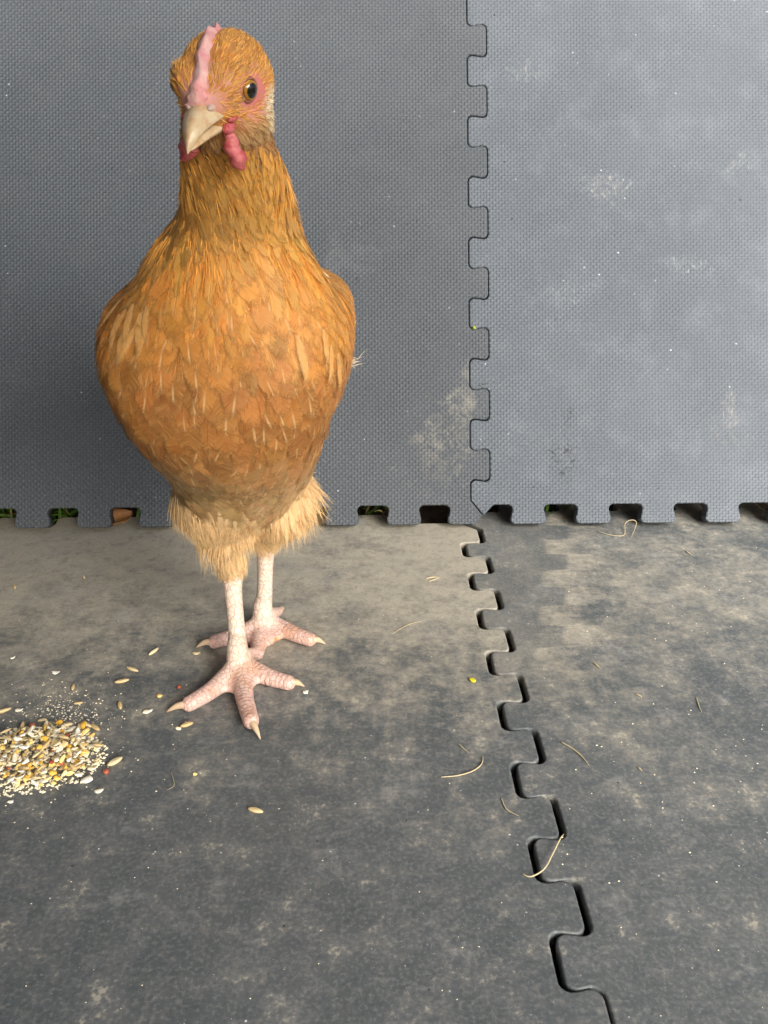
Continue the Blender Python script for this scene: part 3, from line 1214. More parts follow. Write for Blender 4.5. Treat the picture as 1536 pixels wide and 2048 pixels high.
def feathers(name, P, N, D, L, W, cols, lift=0.12, curl=0.25, mat=None, parent=None, nu=5, nv_=7, tip=0.75, sink=-0.0003, cup=.25, snap=0.0, rise=.0022):
    """curved vanes: root P, normal N, direction D, length L, width W"""
    n = len(P)
    D = tang(D, N)
    B = np.cross(N, D)
    lo = rise * rng.uniform(.6, 1.5, n)
    t = np.linspace(0, 1, nv_)
    u = np.linspace(-1, 1, nu)
    prof = np.clip(np.sin(np.pi * (0.12 + 0.80 * t ** 0.85)), 0, 1) ** 0.75
    prof[-1] = 0.30
    L_, W_ = L[:, None, None, None], W[:, None, None, None]
    lift = (np.full(n, lift) if np.isscalar(lift) else lift)[:, None, None, None]
    curl = (np.full(n, curl) if np.isscalar(curl) else curl)[:, None, None, None]
    tt = t[None, :, None, None]
    uu = u[None, None, :, None]
    pr = prof[None, :, None, None]
    along = tt * L_ - (uu ** 2) * pr * W_ * .35 * tt              # rounded tip
    hgt = -sink + lift * tt * L_ - curl * tt ** 2 * L_ - (uu ** 2) * cup * W_ * pr
    tw = rng.normal(size=n)[:, None, None, None] * .10
    side = uu * pr * W_ * .5 + tw * tt ** 2 * L_
    V = P[:, None, None, :] + D[:, None, None, :] * along + B[:, None, None, :] * side + N[:, None, None, :] * (hgt + uu * tw * W_ * .5)
    V = V.reshape(-1, 3)
    if snap > 0:
        h_rel = (np.broadcast_to(-sink + lo[:, None, None, None] * tt ** 1.3 - (uu ** 2) * cup * W_ * pr * .18, (n, nv_, nu, 1))).reshape(-1)
        S_ = np.empty_like(V)
        for i_ in range(len(V)):
            l_, n_, _, _ = bvh.find_nearest(V[i_])
            S_[i_] = np.array(l_) + np.array(n_) * h_rel[i_]
        V = V * (1 - snap) + S_ * snap
    V = V - CH0
    base = (np.arange(n) * nu * nv_)[:, None, None]
    i = np.arange(nv_ - 1)[None, :, None] * nu
    j = np.arange(nu - 1)[None, None, :]
    a = base + i + j
    F = np.stack([a, a + 1, a + nu + 1, a + nu], 3).reshape(-1, 4)
    m = bpy.data.meshes.new(name)
    m.vertices.add(len(V))
    m.vertices.foreach_set('co', V.astype(np.float32).ravel())
    m.loops.add(F.size)
    m.loops.foreach_set('vertex_index', F.astype(np.int32).ravel())
    m.polygons.add(len(F))
    m.polygons.foreach_set('loop_start', np.arange(0, F.size, 4, dtype=np.int32))
    m.polygons.foreach_set('use_smooth', np.ones(len(F), bool))
    m.update(calc_edges=True)
    C = np.repeat(np.concatenate([cols, rng.random((n, 1))], 1), nu * nv_, 0)
    m.color_attributes.new('fcol', 'FLOAT_COLOR', 'POINT').data.foreach_set('color', C.astype(np.float32).ravel())
    UV = np.zeros((n, nv_, nu, 3), np.float32)
    UV[..., 0] = u[None, None, :]
    UV[..., 1] = t[None, :, None]
    UV[..., 2] = (rng.random(n) * 50)[:, None, None]
    m.attributes.new('fuv', 'FLOAT_VECTOR', 'POINT').data.foreach_set('vector', UV.ravel())
    m.attributes.new('bn', 'FLOAT_VECTOR', 'POINT').data.foreach_set('vector', np.repeat(N, nu * nv_, 0).astype(np.float32).ravel())
    o = link(name, m, mat, parent)
    tag(o, kind='stuff')
    return o


def feather_material(name, shaft=0.5, edge_a=0.55, streak=0.45, pale=srgb(236, 200, 150), edge_l=0.25, tip_a=.80, soft=.5):
    nt = NT(name)
    c = nt.attr('fcol')
    fv = nt.attr('fuv', 'Vector')
    u, v, r = nt.sep(fv)
    au = u.abs()
    bv = v * 1.0 - au * 0.28                                     # barbs sweep towards the tip
    strk = nt.noise(nt.comb(bv * 26, u * 1.3, r), 1.0, 3, .65)
    wide = nt.noise(nt.comb(bv * 5, u * 0.8, r * 1.7), 1.0, 2, .5)
    colr = nt.mix(nt.ramp(strk, .35, .75, 0, streak), c, nt.mix(.5, c, pale))
    colr = nt.mix(nt.ramp(wide, .5, .3, 0, streak), colr, nt.mix(1.0, c, srgb(222, 196, 170), 'MULTIPLY'))
    lac = nt.ramp(au, .35, .95).max(nt.ramp(v, .62, .95))
    colr = nt.mix(lac * edge_l, colr, pale)
    sh = nt.ramp(au + (.9 - v) * .06, .12, .03) * nt.ramp(v, .45, .72) * nt.ramp(v, .95, .80)
    sh = sh * nt.attr('fcol', 'Alpha').lt(.55)
    colr = nt.mix(sh * shaft, colr, srgb(246, 212, 156))
    hgt = strk * 0.6 + sh * .8
    geo = nt.new('ShaderNodeNewGeometry')
    vm = nt.new('ShaderNodeMix', data_type='VECTOR')
    vm.inputs[0].default_value = .6
    nt.t.links.new(geo.outputs['Normal'], vm.inputs[4])
    nt.put(vm.inputs[5], nt.attr('bn', 'Vector'))
    nz_ = nt.new('ShaderNodeVectorMath', operation='NORMALIZE')
    nt.t.links.new(vm.outputs[1], nz_.inputs[0])
    nrm = nt.bump(hgt, .0009, .40, S(nt, nz_.outputs[0]))
    m = nt.done(colr, 0.50, nrm, Specular_IOR_Level=0.35)
    a = (1 - nt.ramp(au, edge_a, 1.0)) * (1 - nt.ramp(v, tip_a, 1.02))
    alpha = nt.ramp(a + (strk - .5) * 1.0, .08, soft)
    tr = nt.new('ShaderNodeBsdfTranslucent')
    nt.put(tr.inputs[0], colr)
    nt.put(tr.inputs[1], nrm)
    mx = nt.new('ShaderNodeMixShader')
    mx.inputs[0].default_value = .22
    nt.t.links.new(nt.b.outputs[0], mx.inputs[1])
    nt.t.links.new(tr.outputs[0], mx.inputs[2])
    tp = nt.new('ShaderNodeBsdfTransparent')
    m2 = nt.new('ShaderNodeMixShader')
    nt.put(m2.inputs[0], alpha)
    nt.t.links.new(tp.outputs[0], m2.inputs[1])
    nt.t.links.new(mx.outputs[0], m2.inputs[2])
    nt.t.links.new(m2.outputs[0], nt.out.inputs[0])
    return m


fm_breast = feather_material('breast_feather', .55, .45, .5, pale=srgb(240, 188, 116), edge_l=.30, tip_a=.60, soft=.9)
fm_hackle = feather_material('hackle_feather', .40, .25, .6, pale=srgb(244, 200, 130), edge_l=.28, tip_a=.5, soft=.7)
fm_fluff = feather_material('fluff_feather', .18, .20, .5, pale=srgb(244, 222, 184), edge_l=.3, tip_a=.40, soft=.9)
nt = NT('down_strand')
dc = nt.attr('fcol')
down = nt.done(dc, .6, Specular_IOR_Level=0.3)

FM = np.ones(nv)
bare = ((limb_d < .0125) & (co[:, 2] < .112)).astype(float)
FM -= bare
FM = np.clip(FM, 0, 1)
px, py = pxl[:, 0], pxl[:, 1]
cxw = HC[0]


def lerp(a, b, t):
    return np.asarray(a)[None] * (1 - t[:, None]) + np.asarray(b)[None] * t[:, None]


def flow(P, N):
    """lie of the plumage"""
    c = at_y(470, 700, .5)
    back = np.clip((P[:, 1] - .475) / .08, 0, 1)
    side = np.clip((np.abs(P[:, 0] - c[0]) - .03) / .05, 0, 1)
    D = np.zeros_like(P)
    D[:, 2] = -1
    D[:, 0] = (P[:, 0] - c[0]) * 10 * np.clip((P[:, 2] - .20) / .05, 0, 1) - (P[:, 0] - c[0]) * 5 * np.clip((.2 - P[:, 2]) / .06, 0, 1)
    D[:, 1] = 1.8 * back * np.clip((P[:, 2] - .14) / .04, 0, 1)
    D += rng.normal(size=P.shape) * .10
    return D


def thigh_zone(Q):
    return np.clip((Q[:, 1] - (985 - np.abs(Q[:, 0] - 470) * .70)) / 120, 0, 1)


gold, orange, brown = srgb(242, 182, 90), srgb(234, 160, 70), srgb(164, 98, 46)
buffg, cream, dark = srgb(208, 168, 116), srgb(240, 208, 156), srgb(140, 84, 40)


def body_colour(P):
    Q = project(P)
    yy = Q[:, 1]
    C = lerp(gold, orange, np.clip((yy - 420) / 150, 0, 1))
    C = C * (1 - np.clip((yy - 600) / 120, 0, 1))[:, None] + np.array(srgb(200, 132, 66)) * np.clip((yy - 600) / 120, 0, 1)[:, None]
    t = np.clip((yy - 840) / 120, 0, 1)[:, None]
    C = C * (1 - t) + np.array(buffg) * t
    dk = np.exp(-((yy - 800) / 110) ** 2)[:, None] * rng.random((len(P), 1)) * .30
    C = C * (1 - dk) * (.96 - .10 * np.clip((yy - 560) / 120, 0, 1))[:, None]
    t = thigh_zone(Q)[:, None]
    C = C * (1 - t) + np.array(cream) * t
    return C * np.clip(1 + rng.normal(size=(len(P), 1)) * .12, .6, 1.4) * (1 + rng.normal(size=(len(P), 3)) * .03)


# breast, belly, back: rounded overlapping feathers
mask = FM * np.clip((py - 520) / 100, 0, 1) * np.clip((1030 - py) / 60, 0, 1) * (co[:, 2] < .31) * (co[:, 2] > .11) * (~is_head)
P, N = sample(16000, mask)
k = thin(P, .0066)
P, N = P[k], N[k]
Q = project(P)
L = np.clip(.030 + .008 * (Q[:, 1] - 600) / 300, .026, .040) * rng.uniform(.85, 1.2, len(P))
W = L * rng.uniform(.52, .68, len(P))
feathers('breast_feathers', P, N, flow(P, N), L, W, body_colour(P), lift=.1, curl=.2, mat=fm_breast, parent=body, snap=.95, rise=.0030)

# neck hackles: long narrow
mask = FM * (py > 290) * np.clip((700 - py) / 130, 0, 1) * (co[:, 2] > .2) * (~is_head | (hl[:, 2] < -17))
P, N = sample(18000, mask)
k = thin(P, .0032)
P, N = P[k], N[k]
Q = project(P)
L = np.clip(.019 + .018 * (Q[:, 1] - 340) / 220, .013, .034) * rng.uniform(.8, 1.25, len(P))
W = L * rng.uniform(.22, .32, len(P))
C = body_colour(P)
thr = np.clip(1 - np.hypot((Q[:, 0] - 455) / 75, (Q[:, 1] - 400) / 75), 0, 1)[:, None]
C = C * (1 - .6 * thr) + np.array(srgb(186, 138, 82)) * .6 * thr
feathers('neck_hackles', P, N, flow(P, N), L, W, C, lift=.1, curl=.1, mat=fm_hackle, parent=body, nu=3, snap=.92, rise=.0024)

# wings: larger coverts on the sides
for sg in (-1, 1):
    c = at_y(470, 700, .5)
    mask = FM * ((co[:, 0] - c[0]) * sg > .035) * (co[:, 2] > .175) * (co[:, 2] < .29) * (co[:, 1] > .47) * (np.sign(vn[:, 0]) == sg)
    P, N = sample(2200, mask)
    k = thin(P, .0095)
    P, N = P[k], N[k]
    D = np.zeros_like(P)
    D[:, 1], D[:, 2] = 1.0, -.75
    D += rng.normal(size=P.shape) * .08
    L = rng.uniform(.030, .044, len(P))
    wing = feathers('wing', P + N * .002, N, D, L, L * rng.uniform(.36, .46, len(P)), body_colour(P) * 1.08, lift=.08, curl=.1, mat=fm_breast, parent=body, snap=.93, rise=.0030)

# pale folded wing edge at one shoulder, pale streaked feathers at the other
nt = NT('wing_rim')
rim_m = nt.done(nt.mix(nt.noise(nt.obj(), 200, 3), srgb(206, 150, 84), srgb(246, 222, 178)), .5)
for k_, (ox, oy, rr_) in enumerate(((0, 0, .0006), (-8, 10, .0006), (-18, 24, .0005))):
    P_, R_ = cpath([at_y(a0 + ox, b0 + oy, .515) for a0, b0 in ((612, 520), (642, 546), (672, 578), (696, 612), (708, 648))], [.0006, rr_, rr_ * 1.2, rr_, .0004], 20)
    part('wing_feather', tube(P_, R_, 10, 3.2), rim_m, body)
pts_ = [surf(a0, b0) for a0, b0 in ((248, 604), (258, 622), (272, 612), (286, 628), (262, 648), (278, 655), (296, 650), (245, 632), (300, 615), (655, 690), (640, 660), (668, 705), (600, 690), (590, 670))]
pts_ = [q_ for q_ in pts_ if q_ is not None]
P = np.array([q_[0] for q_ in pts_]) + np.array([q_[1] for q_ in pts_]) * .003
N = np.array([q_[1] for q_ in pts_])
D = np.tile([.0, 0, -1.0], (len(P), 1)) + rng.normal(size=P.shape) * .12
L = rng.uniform(.022, .032, len(P))
feathers('shoulder_feathers', P, N, D, L, L * .27, np.tile(np.array(srgb(236, 178, 98)), (len(P), 1)), lift=.08, curl=.16, mat=fm_fluff, parent=body, snap=.9, rise=.003, sink=-.0022)
q_ = at_y(697, 722, .51)
n = 60
D = np.array([.55, -.3, .45]) + rng.normal(size=(n, 3)) * .35
D /= np.linalg.norm(D, axis=1)[:, None]
o = link('down_tuft', strand_mesh('down_tuft', q_ + rng.normal(size=(n, 3)) * .002 - CH0, D, rng.uniform(.005, .010, n), np.full(n, .0004), np.tile([0, 0, -.2], (n, 1)), 3, np.tile(np.array(srgb(250, 236, 208)), (n, 1))), down, body)
tag(o, kind='stuff')

def hock_dist(P):
    return np.minimum(np.linalg.norm(P - hocks[0], axis=1), np.linalg.norm(P - hocks[1], axis=1))


def to_hock(P):
    mid_ = (hocks[0][0] + hocks[1][0]) / 2 + .004
    tgt = np.where((P[:, 0] < mid_)[:, None], hocks[0][None], hocks[1][None]) + np.array([0, 0, -.028])
    d_ = tgt - P
    d_ /= np.linalg.norm(d_, axis=1)[:, None]
    d_ = d_ * .75 + np.array([0, 0, -.45])
    return d_ / np.linalg.norm(d_, axis=1)[:, None]


# thigh fluff
mask = FM * np.clip((py - 900) / 90, 0, 1) * (py < 1178) * (co[:, 2] > .05) * (co[:, 2] < .175)
P, N = sample(7000, mask)
k = thin(P, .0036)
P, N = P[k], N[k]
Q = project(P)
hockd = np.clip((Q[:, 1] - 1090) / 60, 0, 1)
L = np.minimum(rng.uniform(.018, .030, len(P)), .006 + .6 * hock_dist(P))
D = to_hock(P)
D[:, 0] += rng.normal(size=len(P)) * .10
tb = thigh_zone(Q)[:, None] * .85
C = body_colour(P) * (1 - tb) + np.array(srgb(240, 200, 142)) * tb
feathers('thigh_feathers', P, N, D, L, L * rng.uniform(.22, .34, len(P)), C, lift=rng.uniform(.05, .16, len(P)), curl=rng.uniform(.05, .2, len(P)), mat=fm_fluff, parent=body, snap=.5, rise=.004)
# loose down on thighs and belly
P, N = sample(22000, FM * np.clip((py - 860) / 140, 0, 1) * (co[:, 2] > .05) * (co[:, 2] < .17))
D = tang(to_hock(P) + rng.normal(size=P.shape) * .16, N) + N * rng.uniform(.0, .16, (len(P), 1))
D /= np.linalg.norm(D, axis=1)[:, None]
tb = thigh_zone(project(P))[:, None]
C = (body_colour(P) * (1 - tb) + np.array(srgb(240, 202, 146))[None] * tb) * rng.uniform(.82, 1.08, (len(P), 1))
o = link('thigh_down', strand_mesh('thigh_down', P - CH0, D, np.minimum(rng.uniform(.011, .026, len(P)), .006 + .62 * hock_dist(P)), rng.uniform(.0002, .00045, len(P)), -N * .15 + np.array([0, 0, -.15]), 4, C), down, body)
tag(o, kind='stuff')

# head: short fine feathers sweeping back from the beak
face = np.zeros(nv)
for sgn in (1, -1):
    face = np.maximum(face, np.clip(1.35 - (((hl[:, 0] - sgn * 19) / 13) ** 2 + ((hl[:, 1] - 12) / 8.5) ** 2 + ((hl[:, 2] - 4.5) / 6.5) ** 2), 0, 1) * 3)
face = np.maximum(face, ((hl[:, 1] > 25.5) & (hl[:, 2] > -8) & (hl[:, 2] < 7) & (np.abs(hl[:, 0]) < 13)).astype(float))
cd = np.full(nv, 9.0)
hi_ = np.where(is_head)[0]
for p_ in comb_line:
    cd[hi_] = np.minimum(cd[hi_], np.linalg.norm(co[hi_] - p_, axis=1))
face = np.maximum(face, (cd < .0042).astype(float))
face = np.clip(face, 0, 1)
hm = FM * is_head * (1 - face)


def head_lie(P):
    q = (P - HC) @ np.stack([hs, hf, hu], 1) * 1000
    D = -hf[None] * 1.0 + np.zeros_like(P)
    up = np.clip((q[:, 2] - 2) / 10, 0, 1)[:, None]
    dn = np.clip((-q[:, 2] - 4) / 8, 0, 1)[:, None]
    return D + hu[None] * up * .7 - hu[None] * dn * 1.8 + hs[None] * (q[:, :1] / 18) * .5, q


def head_colour(q):
    C = np.tile(np.array(srgb(238, 178, 92)), (len(q), 1))
    def mixin(t, c):
        nonlocal C
        t = np.clip(t, 0, 1)[:, None]
        C = C * (1 - t) + np.array(c) * t
    mixin((-q[:, 2] - 3) / 6, srgb(206, 166, 112))
    mixin((-q[:, 2] - 12) / 7, srgb(188, 140, 88))
    mixin(1.5 - (((np.abs(q[:, 0]) - 19) / 7) ** 2 + ((q[:, 1] + 4) / 9) ** 2 + ((q[:, 2] + 5) / 8) ** 2), srgb(250, 232, 196))
    return C * (1 + rng.normal(size=(len(q), 1)) * .12)


P, N = sample(7000, hm)
k = thin(P, .0017)
P, N = P[k], N[k]
D, q = head_lie(P)
D += rng.normal(size=D.shape) * .15
L = rng.uniform(.0045, .0075, len(P)) * np.where(q[:, 2] < -8, 1.35, 1)
feathers('head_feathers', P, N, D, L, L * rng.uniform(.3, .5, len(P)), head_colour(q), lift=rng.uniform(.08, .30, len(P)), curl=.08, mat=fm_fluff, parent=body, nu=3, nv_=5, sink=.0002)
P, N = sample(9000, hm)
D, q = head_lie(P)
D = tang(D + rng.normal(size=D.shape) * .25, N) + N * rng.uniform(.12, .5, (len(P), 1))
D /= np.linalg.norm(D, axis=1)[:, None]
C = head_colour(q) * rng.uniform(.85, 1.25, (len(P), 1))
o = link('head_down', strand_mesh('head_down', P - CH0, D, rng.uniform(.003, .0062, len(P)), rng.uniform(.00025, .0005, len(P)), -N * .2, 3, C), down, body)
tag(o, kind='stuff')
# loose barbs over neck and body
nkw = FM * (py > 300) * (~is_head | (hl[:, 2] < -17)) * (1.0 * (py < 620) + .35 * (py >= 620) * (py < 1000))
P, N = sample(24000, nkw)
D = tang(flow(P, N), N) + N * rng.uniform(-.02, .12, (len(P), 1))
D /= np.linalg.norm(D, axis=1)[:, None]
C = body_colour(P) * rng.uniform(.8, 1.30, (len(P), 1))
o = link('body_down', strand_mesh('body_down', P + N * .0012 - CH0, D, rng.uniform(.007, .017, len(P)), rng.uniform(.0002, .00045, len(P)), -N * .12, 3, C), down, body)
tag(o, kind='stuff')
# tail
n = 14
P = np.tile(tail_b - np.array([0, .02, .01]), (n, 1)) + rng.normal(size=(n, 3)) * .004
ang = np.linspace(-.5, .5, n)
N = np.stack([np.cos(ang * 2.2) * 0 + np.sign(ang) * .9, np.zeros(n), np.full(n, .45)], 1)
N /= np.linalg.norm(N, axis=1)[:, None]
D = np.stack([ang * .5, np.ones(n) * .9, np.ones(n) * .25], 1)
feathers('tail_feathers', P, N, D, np.full(n, .070), np.full(n, .024), np.tile(np.array(srgb(150, 90, 44)), (n, 1)), lift=.02, curl=.03, mat=fm_breast, parent=body)

# ------------------------------------------------------------------ feed, straw and litter
def lump(name, rx, ry, rz, seed, kind):
    r = random.Random(seed)
    bm = bmesh.new()
    if kind == 'oat':
        bmesh.ops.create_uvsphere(bm, u_segments=10, v_segments=7, radius=1)
        for v in bm.verts:
            t = v.co.x
            k = (1 - abs(t) ** 2.2 * .25)
            groove = 1 - .25 * math.exp(-((v.co.y) / .25) ** 2) * (v.co.z > 0)
            v.co = Vector((v.co.x * rx * (1 + .1 * (t > 0)), v.co.y * ry * k, v.co.z * rz * groove))
    elif kind == 'flake':
        bmesh.ops.create_icosphere(bm, subdivisions=2, radius=1)
        ph, q = r.uniform(0, 6), r.uniform(1.5, 3.2)
        cuts = [(math.cos(w_), math.sin(w_), r.uniform(.35, .75)) for w_ in (r.uniform(0, 2), r.uniform(2, 4), r.uniform(4, 6))]
        for v in bm.verts:
            a = math.atan2(v.co.y, v.co.x)
            k = 1 + .20 * math.sin(2 * a + ph) + .13 * math.sin(5 * a + ph * 2) + r.uniform(-.06, .06)
            x, y = v.co.x * rx * k, v.co.y * ry * k
            for (nx_, ny_, d_) in cuts:
                e_ = x * nx_ + y * ny_ - d_ * rx
                if e_ > 0: x, y = x - nx_ * e_, y - ny_ * e_
            v.co = Vector((x, y, v.co.z * rz + q * 22 * (x * x - y * y * .4) + rz * .3 * math.sin(900 * x + ph)))
    elif kind == 'crack':
        bmesh.ops.create_icosphere(bm, subdivisions=2, radius=1)
        pl = [(Vector((r.gauss(0, 1), r.gauss(0, 1), r.gauss(0, 1))).normalized(), r.uniform(.45, .85)) for _ in range(6)]
        for v in bm.verts:
            c = v.co.copy()
            for n_, d in pl:
                e = c.dot(n_)
                if e > d: c -= n_ * (e - d)
            v.co = Vector((c.x * rx, c.y * ry, c.z * rz))
    else:
        bmesh.ops.create_icosphere(bm, subdivisions=2, radius=1)
        for v in bm.verts:
            v.co = Vector((v.co.x * rx, v.co.y * ry * .95, v.co.z * rz * (.92 + .08 * v.co.x)))
    m = bpy.data.meshes.new(name)
    bm.to_mesh(m)
    bm.free()
    m.polygons.foreach_set('use_smooth', [kind != 'crack'] * len(m.polygons))
    return m


def grain_mat(name, a, b, rough=.55, scale=350, stretch=(1, 1, 1)):
    nt = NT(name)
    oi = nt.new('ShaderNodeObjectInfo')
    rnd = S(nt, oi.outputs['Random'])
    oc = nt.obj()
    n = nt.noise(nt.vscale(oc, stretch), scale, 3, .6)
    c = nt.mix(nt.ramp(n * .6 + rnd * .4, .3, .7), a, b)
    return nt.done(c, rough, nt.bump(n, .0006, .5), Subsurface_Weight=.05, Subsurface_Scale=.002)


gm = {'oat': grain_mat('oat_husk', srgb(212, 184, 130), srgb(240, 222, 178), .5, 500, (.25, 2, 2)),
      'flake': grain_mat('maize_flake', srgb(250, 224, 158), srgb(255, 250, 232), .6),
      'crack': grain_mat('cracked_maize', srgb(244, 188, 70), srgb(252, 228, 150), .45, 180),
      'milo': grain_mat('milo_seed', srgb(150, 66, 46), srgb(196, 112, 82), .4)}
gv = {'oat': [lump('oat_grain', .0052 * k, .00165 * w, .0014, i, 'oat') for i, (k, w) in enumerate(((1, 1), (1.15, .9), (.85, 1.15), (.95, 1)))],
      'flake': [lump('maize_flake', .0042 * k, .0032 * w, .0008, 10 + i, 'flake') for i, (k, w) in enumerate(((1, 1), (1.15, .9), (.8, .9), (1.1, 1.1), (.65, .8)))],
      'crack': [lump('maize_piece', .0034 * k, .0027 * w, .0020, 20 + i, 'crack') for i, (k, w) in enumerate(((1, 1), (1.1, .9), (.75, .9), (.9, 1.1), (.6, .7)))],
      'milo': [lump('milo_seed', .0019 * k, .0019 * k, .0017, 30 + i, 'milo') for i, k in enumerate((1, .85, 1.1))]}
hgt0 = {'oat': .0014, 'flake': .0010, 'crack': .0019, 'milo': .0017}
gname = {'oat': 'oat_grain', 'flake': 'maize_flake', 'crack': 'maize_piece', 'milo': 'milo_seed'}
gcat = {'oat': 'grain', 'flake': 'grain', 'crack': 'grain', 'milo': 'seed'}
heap_label = {'oat': 'straw-coloured oat grain lying in the heap of mixed feed', 'flake': 'cream maize flake lying in the heap of mixed feed',
              'crack': 'yellow cracked maize piece in the heap of mixed feed', 'milo': 'small red-brown seed in the heap of mixed feed'}


def grain(kind, loc, rz, tilt=(0, 0), label=None, group=None, sc=1.0):
    o = bpy.data.objects.new(gname[kind], random.choice(gv[kind]))
    if len(o.data.materials) == 0: o.data.materials.append(gm[kind])
    COL.objects.link(o)
    o.location = loc
    o.rotation_euler = (tilt[0], tilt[1], rz)
    o.scale = (sc, sc, sc)
    tag(o, label, gcat[kind], group)
    return o


# the heap
heap_px = [(70, 1515)]
hc = ground(58, 1518)
placed = []
r_ = random.Random(5)
tries = 0
while len(placed) < 340 and tries < 9000:
    tries += 1
    a = r_.uniform(0, 2 * math.pi)
    rr = math.sqrt(r_.random())
    x = hc[0] + math.cos(a) * rr * .046
    y = hc[1] + math.sin(a) * rr * .030
    q = project(np.array([[x, y, .004]]))[0]
    # outline of the heap in plan: tongue towards the chicken, blunt near edge
    e = math.hypot((x - hc[0]) / .046, (y - hc[1]) / .030)
    top = .0085 * max(0, 1 - e ** 1.6)
    kind = r_.choices(['flake', 'crack', 'oat', 'milo'], [.52, .32, .13, .03])[0]
    near = [p for p in placed if math.hypot(p[0] - x, p[1] - y) < .0034]
    z = hgt0[kind] + (max([p[2] for p in near]) + .0012 if near else 0)
    if z > top + .0035: continue
    if e > .82 and r_.random() < .6: continue
    placed.append((x, y, z))
    t = .55 if near else .12
    grain(kind, (x, y, z), r_.uniform(0, 6.28), (r_.uniform(-t, t), r_.uniform(-t, t)), heap_label[kind], 'mixed feed heaped on the mat', r_.uniform(.5, .85))
# small spur of feed beside the heap
for (a_, b_2, kind) in ((100, 1450, 'oat'), (118, 1444, 'crack'), (122, 1458, 'flake'), (142, 1455, 'flake'), (152, 1462, 'flake'), (160, 1450, 'flake'), (168, 1450, 'crack'), (174, 1448, 'oat'), (190, 1453, 'oat'),
                        (170, 1463, 'crack'), (108, 1462, 'flake'), (132, 1448, 'oat'), (172, 1505, 'flake'), (160, 1498, 'flake'), (150, 1520, 'flake'), (140, 1537, 'oat')):
    p = ground(a_, b_2, .002)
    grain(kind, (p[0], p[1], hgt0[kind]), r_.uniform(0, 6.28), (r_.uniform(-.2, .2), r_.uniform(-.2, .2)), heap_label[kind], 'mixed feed heaped on the mat', r_.uniform(.8, 1.1))

# scattered grains, one by one: photo position, turn in plan, label
loose = [
    ('oat', 307, 1303, 60, 'oat grain lying alone between the feed heap and the hind foot', .9),
    ('flake', 391, 1307, 10, 'small green-white flake at the claw of the rear foot', .7),
    ('oat', 264, 1338, -28, 'split oat grain with a pale groove near the slanting oat', .95),
    ('oat', 243, 1362, 18, 'slim oat grain slanting below the split oat', 1.0),
    ('oat', 146, 1374, 100, 'slim oat grain pointing towards the wall above the feed heap', .75),
    ('flake', 109, 1345, 0, 'white heart-shaped flake lying apart above the feed heap', .8),
    ('flake', 24, 1316, 30, 'tiny white flake lying near the dusty part of the mat', .5),
    ('flake', 36, 1420, 0, 'squarish pale flake beside the feed heap', .75),
    ('oat', 4, 1422, 30, 'oat grain lying behind the squarish pale flake', 1.0),
    ('oat', 156, 1406, 10, 'stubby oat kernel with a broken tip in the crumbs', .65),
    ('oat', 240, 1410, 110, 'plump oat grain between the feed heap and the round maize piece', .95),
    ('crack', 319, 1391, 0, 'round yellow maize piece near the front toe', .75),
    ('milo', 358, 1374, 0, 'tiny red seed between the round maize piece and the toe', .95),
    ('flake', 292, 1423, 10, 'ragged white flake beside the claw of the front foot', .9),
    ('flake', 356, 1456, 0, 'white chip touching an oat grain before the front foot', .7),
    ('oat', 373, 1449, 25, 'oat grain touching a white chip before the front foot', 1.0),
    ('flake', 612, 1384, 30, 'cream flake lying at the tip of the right toe claw', .75),
    ('oat', 229, 1523, 45, 'long oat grain lying beside a red seed away from the heap', 1.2),
    ('milo', 212, 1543, 0, 'red-brown seed beside the long oat grain', 1.05),
    ('flake', 170, 1560, 50, 'creased oval flake beside the near edge of the heap', 1.25),
    ('flake', 197, 1582, 15, 'ragged cream flake farthest out from the near edge of the heap', 1.0),
    ('crack', 390, 1548, 0, 'tiny pale green maize chip alone on the dark mat', .5),
    ('oat', 510, 1620, -18, 'single oat grain lying alone on the clean dark mat', 1.0),
    ('oat', 168, 1154 - 0, -60, 'small oat grain on the faint tooth print near the wall', .55),
    ('oat', 29, 1173, -60, 'oat grain on the beige dust near the wall', .75),
    ('flake', 20, 1603, 20, 'tiny pale maize chip in front of the heap', .6),
    ('oat', 84, 1428 + 12, 10, 'oat grain leaning at the top of the heap', .7),
    ('milo', 64, 1451, 0, 'red seed at the far edge of the heap', 1.1),
]
for kind, a_, b_2, rz, lab, sc in loose:
    p = ground(a_, b_2, hgt0[kind] * sc)
    grain(kind, (p[0], p[1], hgt0[kind] * sc), math.radians(rz), (0, 0), lab, 'grains scattered round the feet', sc)

# yellow leaf chip and green bud
nt = NT('yellow_chip')
chipm = nt.done(srgb(214, 206, 48), .55)
p = ground(945, 1360, .001)
m = lump('yellow_chip', .0034, .0030, .0006, 77, 'flake')
o = link('yellow_chip', m, chipm)
o.location = (p[0], p[1], .0011)
tag(o, 'bright yellow fleck lying near the seam of the floor mats', 'fleck')
nt = NT('green_bud')
budm = nt.done(srgb(168, 180, 70), .5)
w = wl(948, 655)
o = link('green_bud', lump('green_bud', .0024, .0024, .0022, 5, 'crack'), budm)
o.location = W0 + WX * w[0] + WY * w[1] + WZ * .0008
tag(o, 'small green bud stuck in the seam of the upright mats', 'bud')

# straw fibres
nt = NT('straw')
n = nt.noise(nt.obj(), 300, 3)
straw = nt.done(nt.mix(n, srgb(176, 158, 118), srgb(214, 200, 164)), .6)


